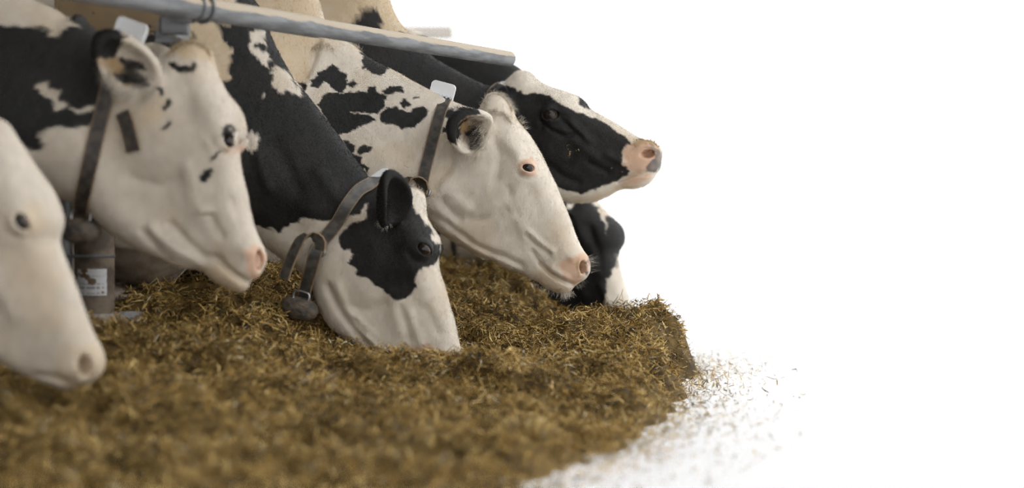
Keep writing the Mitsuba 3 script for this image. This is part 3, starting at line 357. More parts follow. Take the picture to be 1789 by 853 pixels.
    'C': {'origin': [-0.3013,5.6],'yaw': -7,'seed': 3,'outline': [[-0.4438,1.4034],[-0.3983,1.3583],[-0.3711,1.2988],[-0.3575,1.2838],[-0.3334,1.2206],[-0.3243,1.1983],[-0.3108,1.1708],[-0.2964,1.1426],[-0.2791,1.1143],[-0.2595,1.0853],[-0.2369,1.0593],[-0.2053,1.0184],[-0.1767,0.9835],[-0.1482,0.9465],[-0.1167,0.9028],[-0.0912,0.8681],[-0.0658,0.837],[-0.0388,0.8252],[-0.0059,0.8222],[0.021,0.8207],[0.0389,0.8148],[0.0642,0.8059],[0.0761,0.7912],[0.0791,0.7662],[0.082,0.7353],[0.091,0.7176],[0.1029,0.7],[0.1133,0.6839],[0.1185,0.6647],[0.117,0.6412],[0.1117,0.6236],[0.1125,0.6059],[0.1169,0.5883],[0.1296,0.5545],[0.1414,0.5104],[0.1548,0.4649],[0.1637,0.4238],[0.172,0.3871],[0.1726,0.3533],[0.1607,0.3237],[0.1339,0.3058],[0.0922,0.3025],[0.0445,0.3168],[-0.0003,0.34],[-0.0377,0.3603],[-0.0707,0.3778],[-0.1,0.4012],[-0.1383,0.4268],[-0.1714,0.4555],[-0.193,0.4894],[-0.206,0.5219],[-0.2165,0.556],[-0.2315,0.5811],[-0.2587,0.6033],[-0.2882,0.6225],[-0.3147,0.6417],[-0.3419,0.6609],[-0.3844,0.6816],[-0.4377,0.6801],[-0.4911,0.6606],[-0.537,0.6233],[-0.58,0.5783],[-0.6138,0.5558],[-0.6599,0.5511],[-0.7061,0.5599],[-0.7446,0.5777],[-0.791,0.5881],[-0.5938,0.525],[-0.8938,0.495],[-1.2938,0.515],[-1.6438,0.595],[-1.8938,0.695],[-2.0438,0.845],[-2.0738,1.0334],[-1.9938,1.2534],[-1.7638,1.3834],[-1.5438,1.4034],[-1.1938,1.3684],[-0.7438,1.3834]],'poll': [0.0045,0.8207],'nose': [0.1666,0.3311],'fat': 1,'dark': 0,'white': (0.595,0.535,0.45),'width': [(-0.1348,0.8091,0.12,0.16),(-0.1949,0.8683,0.12,0.17),(-0.1951,0.7352,0.135,0.18),(-0.2853,1.0019,0.12,0.17),(-0.3159,0.8093,0.15,0.2),(-0.4064,1.1212,0.14,0.2),(-0.4068,0.8837,0.18,0.22),(-0.5129,1.1816,0.16,0.22),(-0.5134,0.9287,0.23,0.25),(-0.6515,0.8546,0.25,0.25),(-0.6597,0.6304,0.15,0.12),(-0.697,1.0788,0.24,0.25),(-0.4938,1.3,0.13,0.2),(-0.5438,1.0,0.25,0.28),(-0.6438,0.75,0.25,0.25),(-0.9438,1.25,0.24,0.25),(-1.0438,0.95,0.275,0.32),(-1.0438,0.65,0.25,0.28),(-1.5438,1.25,0.23,0.25),(-1.5438,0.95,0.27,0.3),(-1.5438,0.7,0.26,0.25),(-1.9438,1.2,0.2,0.2),(-1.9438,0.95,0.22,0.22)],'relief': [(0.012,0.045,[[0.0887,0.6544]]),(-0.01,0.035,[[-0.0022,0.7098],[0.0042,0.6576]]),(0.006,0.018,[[0.0056,0.5386],[0.0249,0.4472]]),(-0.006,0.014,[[-0.0141,0.5158],[-0.0516,0.4979],[-0.1103,0.5111]]),(0.007,0.05,[[-0.0743,0.5664]]),(-0.006,0.02,[[-0.2015,0.5895],[-0.1752,0.6743],[-0.1229,0.7133]]),(-0.005,0.02,[[0.0562,0.5662],[0.0658,0.5042]]),(-0.0091,0.01,[[-0.1616,0.5602],[-0.1368,0.5015],[-0.0944,0.4427],[-0.0513,0.4015]]),(0.0078,0.012,[[-0.1345,0.5604],[-0.1072,0.4944],[-0.0501,0.4283]]),(-0.0065,0.008,[[-0.093,0.4723],[-0.0357,0.4136],[0.008,0.3815]]),(0.0078,0.01,[[-0.065,0.4282],[0.0078,0.377]]),(-0.0052,0.012,[[0.0931,0.5029],[0.1209,0.4444]]),(-0.013,0.008,[[0.0212,0.3473],[0.0825,0.3414],[0.14,0.3236]]),(0.0104,0.02,[[-0.1726,0.8516],[-0.0875,0.7355]]),(-0.0078,0.02,[[-0.2852,0.9238],[-0.2258,0.8078]]),(0.0065,0.015,[[-0.3403,0.9523],[-0.2971,0.8078]]),(-0.0052,0.01,[[0.0273,0.5027],[0.0469,0.4292]]),(0.0052,0.012,[[0.049,0.4954],[0.0765,0.4149]]),(-0.004,0.0081,[[0.0867,0.6908],[0.1098,0.6825],[0.1236,0.662]]),(-0.004,0.009,[[0.0527,0.6454],[0.0671,0.6256],[0.0927,0.6177]]),(-0.003,0.0072,[[0.1067,0.6409],[0.1179,0.6213]])],'holes': [([0.1558,-0.0442,0.3564],[[-0.0995,0.0,0.995],[-0.8307,-0.5505,-0.0831],[0.5477,-0.8349,0.0548]],(0.018,0.013,0.05)),([0.1558,0.0442,0.3564],[[-0.0995,-0.0,0.995],[-0.8307,0.5505,-0.0831],[0.5477,0.8349,0.0548]],(0.018,0.013,0.05))],'ears': [{'base': [-0.0028,-0.1,0.7182],'tip': [0.014,-0.16,0.8473],'face': (0.72,-0.68,0.1),'width': 0.095,'thick': 0.03,'curl': 1.0,'bend': 0,'paint': 'black'},{'base': [-0.0391,0.1,0.747],'tip': [-0.1054,0.16,0.788],'face': [0.72,0.68,0.1],'width': 0.095,'thick': 0.03,'curl': 1.0,'bend': 0,'paint': 'black'}],'limbs': [([-0.9738,-0.15,0.85],[-0.9438,-0.145,0.4],0.1,0.056),([-0.9438,-0.145,0.4],[-0.9538,-0.145,0.1],0.056,0.038),([-0.9538,-0.145,0.1],[-0.9238,-0.145,0.035],0.04,0.052),([-2.1638,-0.17,0.95],[-2.0838,-0.18,0.66],0.16,0.085),([-2.0838,-0.18,0.66],[-2.2838,-0.17,0.46],0.085,0.052),([-2.2838,-0.17,0.46],[-2.2638,-0.17,0.1],0.052,0.038),([-2.2638,-0.17,0.1],[-2.2238,-0.17,0.035],0.04,0.052),([-0.9138,0.15,0.85],[-0.8838,0.145,0.4],0.1,0.056),([-0.8838,0.145,0.4],[-0.8938,0.145,0.1],0.056,0.038),([-0.8938,0.145,0.1],[-0.8638,0.145,0.035],0.04,0.052),([-2.1038,0.17,0.95],[-2.0238,0.18,0.66],0.16,0.085),([-2.0238,0.18,0.66],[-2.2238,0.17,0.46],0.085,0.052),([-2.2238,0.17,0.46],[-2.2038,0.17,0.1],0.052,0.038),([-2.2038,0.17,0.1],[-2.1638,0.17,0.035],0.04,0.052)],'eye': {'at': [0.0902,-0.0864,0.6546],'r': 0.018,'slit': [0.8,-0.6]},'marks': [('black',[[-0.4267,1.2119],[-0.411,1.2207],[-0.3918,1.3407],[-0.3453,1.3428],[-0.3151,1.2685],[-0.2399,1.0756],[-0.0448,0.8385],[0.0172,0.8205],[0.0124,0.7645],[-0.0596,0.7704],[-0.065,0.7529],[-0.0749,0.7427],[-0.104,0.7355],[-0.1544,0.7297],[-0.1799,0.7297],[-0.2147,0.7326],[-0.227,0.7224],[-0.2482,0.7195],[-0.2563,0.7122],[-0.2813,0.6946],[-0.3147,0.7107],[-0.3473,0.7135],[-0.4098,0.7208],[-0.5014,0.7355],[-0.4847,0.9935],[-0.4171,1.0768],[-0.4016,1.0772],[-0.3953,1.0966],[-0.4034,1.0993],[-0.4057,1.1126],[-0.4005,1.132],[-0.4022,1.146],[-0.3929,1.1545],[-0.4137,1.176],[-0.4241,1.1875]]),('black',[[-0.6099,1.1999],[-0.5642,1.2023],[-0.5272,1.197],[-0.4943,1.1931],[-0.485,1.1948],[-0.4791,1.1861],[-0.4981,1.1546],[-0.5492,1.1241],[-0.6458,1.1377],[-0.6632,1.1816]]),('black',[[-0.443,1.23],[-0.4166,1.2279],[-0.4096,1.2192],[-0.4287,1.2111]]),('white',[[-0.3684,1.2122],[-0.3352,1.2194],[-0.3312,1.1881],[-0.3266,1.1699],[-0.3125,1.148],[-0.309,1.1359],[-0.2994,1.126],[-0.288,1.1179],[-0.2738,1.1061],[-0.2604,1.0862],[-0.2459,1.0619],[-0.2359,1.039],[-0.2497,1.0474],[-0.2672,1.0588],[-0.2877,1.0565],[-0.3044,1.0799],[-0.2972,1.0938],[-0.3073,1.1069],[-0.2982,1.1183],[-0.3135,1.1187],[-0.3278,1.1263],[-0.3485,1.1479],[-0.3632,1.172],[-0.3593,1.1873]]),('black',[[-0.3213,1.135],[-0.3112,1.1388],[-0.302,1.1288],[-0.3073,1.1176],[-0.3162,1.1216]]),('black',[[-0.348,1.1834],[-0.3379,1.1781],[-0.3302,1.1804],[-0.3264,1.1683],[-0.3192,1.1566],[-0.3307,1.1557],[-0.3404,1.1672],[-0.3492,1.1697]]),('white',[[-0.3598,0.9506],[-0.3376,0.9521],[-0.3345,0.9406],[-0.3217,0.9364],[-0.3266,0.9116],[-0.3423,0.8957],[-0.3523,0.9116],[-0.3596,0.9332]]),('white',[[-0.32,1.0482],[-0.3136,1.0498],[-0.312,1.0454],[-0.3185,1.0452]]),('white',[[-0.3091,0.7136],[-0.2947,0.7092],[-0.2786,0.6917],[-0.2873,0.6946]]),('black',[[-0.0801,0.7239],[-0.0914,0.718],[-0.122,0.6976],[-0.1308,0.6714],[-0.1223,0.6554],[-0.1047,0.6525],[-0.0928,0.6423],[-0.1031,0.619],[-0.0866,0.6075],[-0.088,0.5915],[-0.0569,0.5815],[-0.0204,0.551],[-0.0011,0.5395],[0.0101,0.5249],[0.032,0.5204],[0.0473,0.5321],[0.0561,0.5394],[0.0687,0.5585],[0.0684,0.5849],[0.0791,0.6002],[0.093,0.6107],[0.1061,0.6144],[0.1108,0.6226],[0.1169,0.6461],[0.1158,0.6653],[0.1071,0.6844],[0.1021,0.6974],[0.08,0.7266],[0.0639,0.75],[0.0568,0.7689],[0.039,0.7952],[0.0306,0.8085],[0.015,0.8266],[-0.0149,0.8266],[-0.0461,0.7791],[-0.0588,0.7297]]),('black',[[0.1162,0.6692],[0.1222,0.6648],[0.1222,0.6398],[0.1103,0.6206],[0.1043,0.6324]]),('black',[[-0.05,0.714],[-0.0558,0.8076],[-0.0352,0.858],[0.0232,0.8579],[0.045,0.8075],[0.0377,0.7644],[0.0231,0.714],[-0.0134,0.7097]]),('pink',[[0.0538,0.3999],[0.0916,0.4151],[0.1281,0.3934],[0.1674,0.396],[0.1755,0.3533],[0.1591,0.3252],[0.0952,0.3142],[0.0444,0.3552]]),('tan',[[-0.7423,1.3927],[-0.4258,1.3838],[-0.3829,1.2025],[-0.3932,1.0685],[-0.4885,1.0515],[-0.6435,1.1085]]),('mud',[[-0.7541,0.7067],[-0.6826,0.663],[-0.5559,0.6595],[-0.5314,0.6282],[-0.5754,0.5709],[-0.6062,0.5439],[-0.6485,0.5401],[-0.7342,0.5581],[-0.8058,0.5878]])],'tufts': [('ear_hair',[[-0.01,-0.125,0.7284],[-0.0041,-0.125,0.75],[0.0018,-0.125,0.7788]],(0.55,-0.5,0.35),0.4,0.012,0.025,0.3,160,(0.012,0.011,0.01),(0.04,0.036,0.03)),('ear_hair',[[-0.0226,-0.12,0.724],[-0.0109,-0.12,0.7183],[0.0067,-0.12,0.7183]],(-0.1,-0.5,-0.8),0.4,0.008,0.018,0.2,140,(0.2,0.18,0.15),(0.5,0.46,0.4)),('eyelashes',[[0.0697,-0.1043,0.6633],[0.0788,-0.0974,0.6734],[0.0919,-0.0876,0.6718],[0.1019,-0.0771,0.663]],(0.4,-0.8,0.15),0.2,0.008,0.014,0.5,60,(0.012,0.011,0.01),(0.03,0.028,0.025)),('poll_hair',[[0.0242,-0.01,0.8176],[0.0391,-0.01,0.8146],[0.0584,-0.01,0.8058],[0.0733,-0.01,0.794]],(0.3,-0.3,0.8),0.4,0.006,0.014,0.1,160,(0.42,0.38,0.31),(0.56,0.51,0.44))],'region': [[-0.773,1.4379],[0.3117,1.4219],[0.3117,0.2665],[-0.7765,0.2549]],'fine': [-0.3917,0.1859,0.2946,0.8688],'fine_y': 0.2,'collar': [[-0.05,-0.012,0.8353],[-0.0528,-0.0451,0.8231],[-0.077,-0.0812,0.8053],[-0.1013,-0.115,0.7674],[-0.1298,-0.1058,0.7224],[-0.1701,-0.0971,0.673],[-0.1812,-0.135,0.646],[-0.1989,-0.115,0.5977],[-0.2163,-0.09,0.5561],[-0.226,-0.08,0.5309]],'buckle': [[-0.1824,-0.0952,0.6511]],'loop': [[-0.1562,-0.19,0.6528],[-0.1533,-0.19,0.6714],[-0.1634,-0.19,0.6857],[-0.1824,-0.19,0.6914],[-0.2028,-0.19,0.6799],[-0.216,-0.19,0.6584],[-0.2277,-0.19,0.6326],[-0.2394,-0.19,0.6039],[-0.2468,-0.19,0.581]],'weight': [[-0.2323,-0.085,0.5033]],'tag': [[-0.0388,0.0,0.8355]]},
    'D': {'origin': [0.009,6.2],'yaw': -6,'seed': 4,'outline': [[-0.6121,1.4279],[-0.5688,1.3585],[-0.5605,1.3337],[-0.5539,1.3025],[-0.5247,1.2595],[-0.4997,1.2478],[-0.4839,1.2379],[-0.4623,1.2246],[-0.444,1.208],[-0.4125,1.1881],[-0.3693,1.1649],[-0.3312,1.1449],[-0.2964,1.1251],[-0.2485,1.1002],[-0.1792,1.0655],[-0.1298,1.0473],[-0.1051,1.0423],[-0.0919,1.0634],[-0.0771,1.0846],[-0.0541,1.09],[-0.0361,1.0811],[-0.018,1.0631],[-0.0066,1.0418],[0.0033,1.0157],[0.0221,0.9912],[0.0409,0.9683],[0.059,0.9396],[0.0737,0.9145],[0.0877,0.8851],[0.1023,0.8558],[0.1162,0.8273],[0.1325,0.7874],[0.1562,0.7311],[0.1766,0.6752],[0.1946,0.641],[0.2084,0.6215],[0.2153,0.5955],[0.2125,0.5744],[0.2005,0.5581],[0.18,0.545],[0.1685,0.5352],[0.1588,0.5237],[0.1408,0.5172],[0.1163,0.522],[0.0878,0.5324],[0.0639,0.5511],[0.0435,0.5592],[0.0148,0.5745],[-0.0246,0.5884],[-0.0657,0.6095],[-0.1068,0.6225],[-0.1332,0.6388],[-0.181,0.6665],[-0.2248,0.6992],[-0.2586,0.7385],[-0.305,0.7566],[-0.363,0.7631],[-0.4462,0.7418],[-0.5463,0.6924],[-0.6468,0.6345],[-0.714,0.5848],[-0.7621,0.5324],[-1.0621,0.5024],[-1.4621,0.5224],[-1.8121,0.6024],[-2.0621,0.7024],[-2.2121,0.8524],[-2.2421,1.0579],[-2.1621,1.2779],[-1.9321,1.4079],[-1.7121,1.4279],[-1.3621,1.3929],[-0.9121,1.4079]],'poll': [-0.0541,1.0893],'nose': [0.2125,0.5841],'fat': 1,'dark': 0,'white': (0.595,0.535,0.45),'width': [(-0.2304,0.9628,0.1,0.13),(-0.2305,0.8319,0.12,0.16),(-0.3296,1.0287,0.11,0.15),(-0.3463,0.8648,0.135,0.18),(-0.4458,1.0948,0.12,0.17),(-0.4627,0.8815,0.16,0.2),(-0.5457,1.1612,0.13,0.17),(-0.5627,0.9311,0.19,0.2),(-0.6127,1.03,0.21,0.2),(-0.6627,1.1949,0.2,0.22),(-0.6633,0.816,0.22,0.24),(-0.6621,1.3,0.13,0.2),(-0.7121,1.0,0.25,0.28),(-0.8121,0.75,0.25,0.25),(-1.1121,1.25,0.24,0.25),(-1.2121,0.95,0.275,0.32),(-1.2121,0.65,0.25,0.28),(-1.7121,1.25,0.23,0.25),(-1.7121,0.95,0.27,0.3),(-1.7121,0.7,0.26,0.25),(-2.1121,1.2,0.2,0.2),(-2.1121,0.95,0.22,0.22)],'relief': [(0.012,0.045,[[0.0464,0.8725]]),(-0.01,0.035,[[-0.0412,0.9669],[-0.0246,0.9111]]),(0.006,0.018,[[-0.0014,0.7813],[0.0365,0.685]]),(-0.006,0.014,[[-0.0186,0.7528],[-0.0564,0.7264],[-0.1229,0.7301]]),(0.007,0.05,[[-0.0937,0.7971]]),(-0.006,0.02,[[-0.2368,0.7991],[-0.2236,0.8965],[-0.1737,0.9487]]),(-0.005,0.02,[[0.0489,0.8207],[0.0708,0.7547]]),(-0.0078,0.008,[[0.0417,0.6797],[0.0616,0.6596],[0.1005,0.6323]]),(0.0065,0.009,[[0.0476,0.6936],[0.0796,0.6613],[0.112,0.6372]]),(-0.0091,0.01,[[-0.2499,0.75],[-0.189,0.7177],[-0.1462,0.6853],[-0.1114,0.6561],[-0.068,0.6366],[-0.0209,0.6205],[0.0193,0.5978]]),(0.0078,0.01,[[-0.1577,0.6721],[-0.0778,0.6233],[0.0118,0.5878]]),(-0.0091,0.014,[[-0.1976,0.779],[-0.1774,0.7532],[-0.1494,0.7274]]),(0.0091,0.02,[[-0.1685,0.7983],[-0.1295,0.7581]]),(-0.0156,0.0055,[[0.0771,0.603],[0.0995,0.5787],[0.1319,0.5578],[0.1729,0.5406]]),(-0.0065,0.008,[[0.0546,0.6369],[0.0771,0.603]]),(0.0065,0.01,[[0.1112,0.5886],[0.1515,0.5644]]),(0.0078,0.012,[[0.1683,0.6211],[0.1867,0.6289]]),(-0.0052,0.012,[[-0.009,0.8142],[0.0011,0.7741],[0.0164,0.742]]),(-0.0065,0.014,[[-0.0549,0.9589],[-0.0342,0.9104],[-0.0411,0.8463]]),(0.0065,0.02,[[-0.0133,0.9424],[0.0194,0.9181]]),(-0.0234,0.012,[[-0.5892,1.0938],[-0.568,1.1603],[-0.555,1.2109],[-0.5518,1.254]]),(0.026,0.035,[[-0.6402,1.1658],[-0.6138,1.0852]]),(0.0156,0.018,[[-0.5545,1.2538],[-0.5246,1.2346]]),(-0.0078,0.012,[[-0.1711,0.8868],[-0.2072,0.8385],[-0.2157,0.8144]]),(-0.004,0.006975,[[0.0321,0.9005],[0.0531,0.902],[0.0712,0.8907]]),(-0.004,0.00775,[[0.0212,0.8529],[0.0395,0.8423],[0.0623,0.845]]),(-0.003,0.006200000000000001,[[0.0653,0.8682],[0.0809,0.8567]])],'holes': [([0.1995,-0.0437,0.5934],[[-0.2425,0.0,0.9701],[-0.8161,-0.5408,-0.204],[0.5246,-0.8412,0.1312]],(0.019,0.012,0.05)),([0.1995,0.0437,0.5934],[[-0.2425,-0.0,0.9701],[-0.8161,0.5408,-0.204],[0.5246,0.8412,0.1312]],(0.019,0.012,0.05))],'ears': [{'base': [-0.0847,-0.075,0.9629],'tip': [-0.1529,-0.21,0.9996],'face': (0.42,-0.85,-0.3),'width': 0.138,'thick': 0.034,'curl': 0.5,'bend': 0,'paint': ''},{'base': [-0.0847,0.075,0.9629],'tip': [-0.1529,0.21,0.9996],'face': [0.42,0.85,-0.3],'width': 0.138,'thick': 0.034,'curl': 0.5,'bend': 0,'paint': ''}],'limbs': [([-1.0421,-0.15,0.85],[-1.0121,-0.145,0.4],0.1,0.056),([-1.0121,-0.145,0.4],[-1.0221,-0.145,0.1],0.056,0.038),([-1.0221,-0.145,0.1],[-0.9921,-0.145,0.035],0.04,0.052),([-2.2321,-0.17,0.95],[-2.1521,-0.18,0.66],0.16,0.085),([-2.1521,-0.18,0.66],[-2.3521,-0.17,0.46],0.085,0.052),([-2.3521,-0.17,0.46],[-2.3321,-0.17,0.1],0.052,0.038),([-2.3321,-0.17,0.1],[-2.2921,-0.17,0.035],0.04,0.052),([-0.9821,0.15,0.85],[-0.9521,0.145,0.4],0.1,0.056),([-0.9521,0.145,0.4],[-0.9621,0.145,0.1],0.056,0.038),([-0.9621,0.145,0.1],[-0.9321,0.145,0.035],0.04,0.052),([-2.1721,0.17,0.95],[-2.0921,0.18,0.66],0.16,0.085),([-2.0921,0.18,0.66],[-2.2921,0.17,0.46],0.085,0.052),([-2.2921,0.17,0.46],[-2.2721,0.17,0.1],0.052,0.038),([-2.2721,0.17,0.1],[-2.2321,0.17,0.035],0.04,0.052)],'eye': {'at': [0.0474,-0.1088,0.8723],'r': 0.0155,'slit': [0.9747,-0.2234]},'marks': [('black',[[-0.5246,1.0773],[-0.4967,1.0844],[-0.483,1.0822],[-0.4543,1.09],[-0.4108,1.0872],[-0.4078,1.1021],[-0.3839,1.1047],[-0.3794,1.0875],[-0.3475,1.0762],[-0.3605,1.058],[-0.3553,1.0489],[-0.3672,1.0335],[-0.3793,1.0236],[-0.4029,1.0299],[-0.4511,1.0344],[-0.4262,1.0281],[-0.4028,1.0251],[-0.3852,1.0138],[-0.3809,1.0025],[-0.3988,0.996],[-0.4204,0.9893],[-0.4525,0.9746],[-0.485,0.9679],[-0.5,0.9838],[-0.5401,1.0467]]),('black',[[-0.3722,1.0204],[-0.3594,1.0351],[-0.3457,1.0466],[-0.3237,1.0451],[-0.3123,1.0354],[-0.2862,1.0307],[-0.276,1.0472],[-0.2499,1.0425],[-0.2367,1.0326],[-0.2447,1.0151],[-0.2672,0.9999],[-0.274,0.9847],[-0.2924,0.9869],[-0.3145,0.99],[-0.3442,0.9963],[-0.3678,1.0026]]),('black',[[-0.3648,1.0909],[-0.3496,1.1028],[-0.3165,1.1085],[-0.3097,1.09],[-0.333,1.082],[-0.3587,1.0817]]),('black',[[-0.3198,1.0599],[-0.3065,1.07],[-0.2851,1.0537],[-0.3046,1.0388]]),('black',[[-0.2804,1.0737],[-0.2698,1.0755],[-0.2691,1.0688],[-0.2784,1.0687]]),('black',[[-0.5247,1.149],[-0.5074,1.1669],[-0.4861,1.1474],[-0.4689,1.1411],[-0.4705,1.1228],[-0.4637,1.113],[-0.4473,1.1199],[-0.4344,1.1134],[-0.4489,1.1],[-0.466,1.103],[-0.4681,1.0882],[-0.4877,1.0846],[-0.4996,1.0942],[-0.518,1.1119],[-0.526,1.1134],[-0.5389,1.0933],[-0.557,1.101],[-0.5585,1.1175],[-0.5387,1.1295],[-0.5398,1.1428]]),('black',[[-0.4457,1.209],[-0.4334,1.1902],[-0.4267,1.1709],[-0.4258,1.1538],[-0.4002,1.1441],[-0.3702,1.1362],[-0.361,1.1507],[-0.3627,1.1632],[-0.3959,1.1929]]),('black',[[-0.5932,1.1068],[-0.5817,1.1146],[-0.5672,1.0991],[-0.5766,1.0875]]),('black',[[-0.4705,0.9503],[-0.4521,0.9456],[-0.4364,0.9329],[-0.4394,0.9136],[-0.416,0.904],[-0.4162,0.8816],[-0.3975,0.8752],[-0.4013,0.856],[-0.4365,0.8784]]),('black',[[-0.4316,0.9233],[-0.4164,0.9378],[-0.3882,0.9273],[-0.3957,0.9154],[-0.423,0.9104]]),('black',[[-0.2002,1.0279],[-0.1844,1.0432],[-0.1685,1.04],[-0.1566,1.0317],[-0.1784,1.0099]]),('black',[[-0.204,0.974],[-0.1908,0.9886],[-0.1771,0.9837],[-0.1801,0.9724]]),('black',[[-0.1748,1.0322],[-0.1476,1.0463],[-0.0885,1.0397],[-0.0758,1.0222],[-0.1109,1.0129],[-0.13,0.9971],[-0.138,0.9639],[-0.1428,0.9307],[-0.1652,0.9466],[-0.1812,0.9958]]),('mud',[[-0.1461,1.012],[-0.1139,1.0214],[-0.0786,1.0117],[-0.0705,0.9654],[-0.0818,0.9224],[-0.114,0.9257],[-0.1365,0.9513],[-0.1494,0.9817]]),('ochre',[[-0.1339,1.0047],[-0.1146,1.0078],[-0.1082,0.9855],[-0.1243,0.9649],[-0.1355,0.9809]]),('black',[[-0.1245,0.9743],[-0.0874,0.987],[-0.0761,0.9661],[-0.0842,0.939],[-0.0939,0.923],[-0.1132,0.9294]]),('pink',[[0.0285,0.8923],[0.0505,0.9007],[0.067,0.8882],[0.0694,0.8623],[0.068,0.8446],[0.0516,0.8509],[0.0251,0.8619],[0.0156,0.8779]]),('pink',[[0.1443,0.613],[0.1689,0.6213],[0.1995,0.6362],[0.2158,0.6118],[0.2137,0.5878],[0.1899,0.5556],[0.1696,0.5389],[0.1438,0.5645],[0.1279,0.5888]]),('grey',[[0.2039,0.5819],[0.2137,0.5878],[0.2142,0.5711],[0.2054,0.565]]),('grey',[[0.1995,0.6079],[0.2067,0.6109],[0.2097,0.6027],[0.201,0.5998]]),('ochre',[[0.1797,0.6179],[0.1873,0.6162],[0.1887,0.5919],[0.1834,0.5691],[0.1777,0.5888]]),('stain',[[0.0528,0.5717],[0.0857,0.5881],[0.1503,0.5445],[0.1637,0.5254],[0.1392,0.5123],[0.0819,0.53]]),('stain',[[-0.2778,0.8145],[-0.2403,0.8788],[-0.1688,0.887],[-0.1519,0.8627],[-0.2,0.8144],[-0.2424,0.7823]]),('tan',[[-0.7629,1.4593],[-0.587,1.4572],[-0.5588,1.3419],[-0.5551,1.2541],[-0.5664,1.2029],[-0.5763,1.0858],[-0.6165,1.0679],[-0.7162,1.1806]])],'tufts': [('poll_hair',[[-0.0822,-0.0543,1.0413],[-0.078,-0.0346,1.0714],[-0.0586,-0.0329,1.0827],[-0.0368,-0.0234,1.0782],[-0.0173,-0.0221,1.0587],[-0.0079,-0.0336,1.0338]],(0.35,-0.25,0.55),0.55,0.016,0.032,0.9,700,(0.42,0.37,0.29),(0.6,0.55,0.46)),('poll_hair',[[-0.0773,-0.0683,1.0244],[-0.0544,-0.0701,1.0323],[-0.0287,-0.0676,1.0243],[-0.0096,-0.0642,1.005]],(0.5,-0.45,0.2),0.7,0.014,0.028,0.9,600,(0.42,0.37,0.29),(0.6,0.55,0.46)),('poll_hair',[[0.0081,0.001,1.019],[0.0196,0.001,1.001],[0.0294,0.001,0.9847]],(0.75,-0.2,0.45),0.3,0.01,0.022,0.2,60,(0.45,0.4,0.32),(0.58,0.52,0.43)),('ear_hair',[[-0.0815,-0.115,1.0144],[-0.0767,-0.115,0.9823],[-0.0751,-0.115,0.9503],[-0.0815,-0.115,0.9231]],(-0.75,-0.55,-0.25),0.35,0.03,0.055,0.5,420,(0.35,0.3,0.22),(0.6,0.55,0.46)),('ear_hair',[[-0.0959,-0.13,0.9866],[-0.0862,-0.13,0.9578],[-0.0862,-0.13,0.9339]],(-0.65,-0.6,0.1),0.35,0.022,0.04,0.3,260,(0.015,0.014,0.013),(0.05,0.045,0.04)),('ear_hair',[[-0.1529,-0.15,0.9574],[-0.14,-0.15,0.9287],[-0.1207,-0.15,0.9095],[-0.0966,-0.15,0.9014],[-0.0838,-0.15,0.9126]],(-0.1,-0.35,-0.8),0.4,0.018,0.038,0.3,520,(0.45,0.4,0.32),(0.6,0.55,0.46)),('ear_hair',[[-0.1622,-0.2,1.0269],[-0.1383,-0.2,1.0378],[-0.1144,-0.2,1.0346],[-0.0937,-0.2,1.025]],(-0.3,-0.3,0.5),0.35,0.008,0.016,0.2,160,(0.012,0.011,0.01),(0.03,0.028,0.025)),('mane',[[-0.5198,-0.004,1.2559],[-0.4948,-0.004,1.2426],[-0.4699,-0.004,1.226],[-0.445,-0.004,1.2061]],(-0.1,-0.1,0.85),0.35,0.01,0.024,0.15,260,(0.45,0.38,0.28),(0.62,0.55,0.44)),('mane',[[-0.5668,-0.1035,1.2111],[-0.5469,-0.0791,1.229],[-0.5213,-0.0836,1.2203],[-0.5051,-0.0827,1.2041]],(-0.2,-0.5,-0.6),0.5,0.015,0.03,0.3,300,(0.4,0.33,0.23),(0.56,0.48,0.37)),('whiskers',[[0.0491,0.001,0.5543],[0.0819,0.001,0.5332],[0.1238,-0.0115,0.5208],[0.1554,0.001,0.5188]],(0.0,-0.25,-0.9),0.45,0.012,0.03,0.0,110,(0.35,0.31,0.25),(0.6,0.56,0.5)),('whiskers',[[0.1331,-0.0249,0.5229],[0.148,-0.0082,0.5191],[0.1607,-0.0036,0.5255]],(0.15,-0.1,-0.95),0.35,0.012,0.026,0.0,160,(0.45,0.41,0.35),(0.62,0.58,0.52)),('whiskers',[[0.2068,-0.0113,0.6234],[0.2145,-0.0056,0.6006],[0.2132,-0.0091,0.5779]],(0.95,-0.2,0.12),0.28,0.012,0.034,0.0,50,(0.4,0.37,0.33),(0.62,0.6,0.56)),('whiskers',[[0.1709,-0.0094,0.5388],[0.1831,0.001,0.545],[0.1972,-0.0135,0.5569]],(0.6,-0.3,-0.7),0.35,0.008,0.02,0.0,50,(0.1,0.09,0.08),(0.4,0.38,0.35)),('eyelashes',[[0.0269,-0.1205,0.8859],[0.0377,-0.1154,0.8924],[0.0511,-0.1049,0.8926],[0.0615,-0.0956,0.8863]],(0.5,-0.75,0.1),0.2,0.007,0.012,0.5,60,(0.4,0.34,0.27),(0.58,0.53,0.45))],'region': [[-0.83,1.526],[0.3256,1.5111],[0.3265,0.3765],[-0.8323,0.3692]],'fine': [-0.5958,0.2289,0.498,1.1451],'fine_y': 0.22,'collar': [[-0.1968,-0.004,1.0736],[-0.2031,-0.0775,1.0327],[-0.2149,-0.0985,0.9835],[-0.2291,-0.1012,0.9271],[-0.2426,-0.1098,0.8707],[-0.2525,-0.1088,0.8224],[-0.2611,-0.0949,0.7903]],'loop': [[-0.2441,-0.1218,0.8126],[-0.2464,-0.1285,0.8318],[-0.2603,-0.1326,0.8414],[-0.2765,-0.133,0.8414],[-0.2913,-0.1317,0.8318],[-0.3005,-0.1245,0.8143],[-0.3081,-0.107,0.7903]],'buckle': [[-0.2471,-0.1123,0.8079]],'tag': [[-0.2089,0.0,1.0935]]},
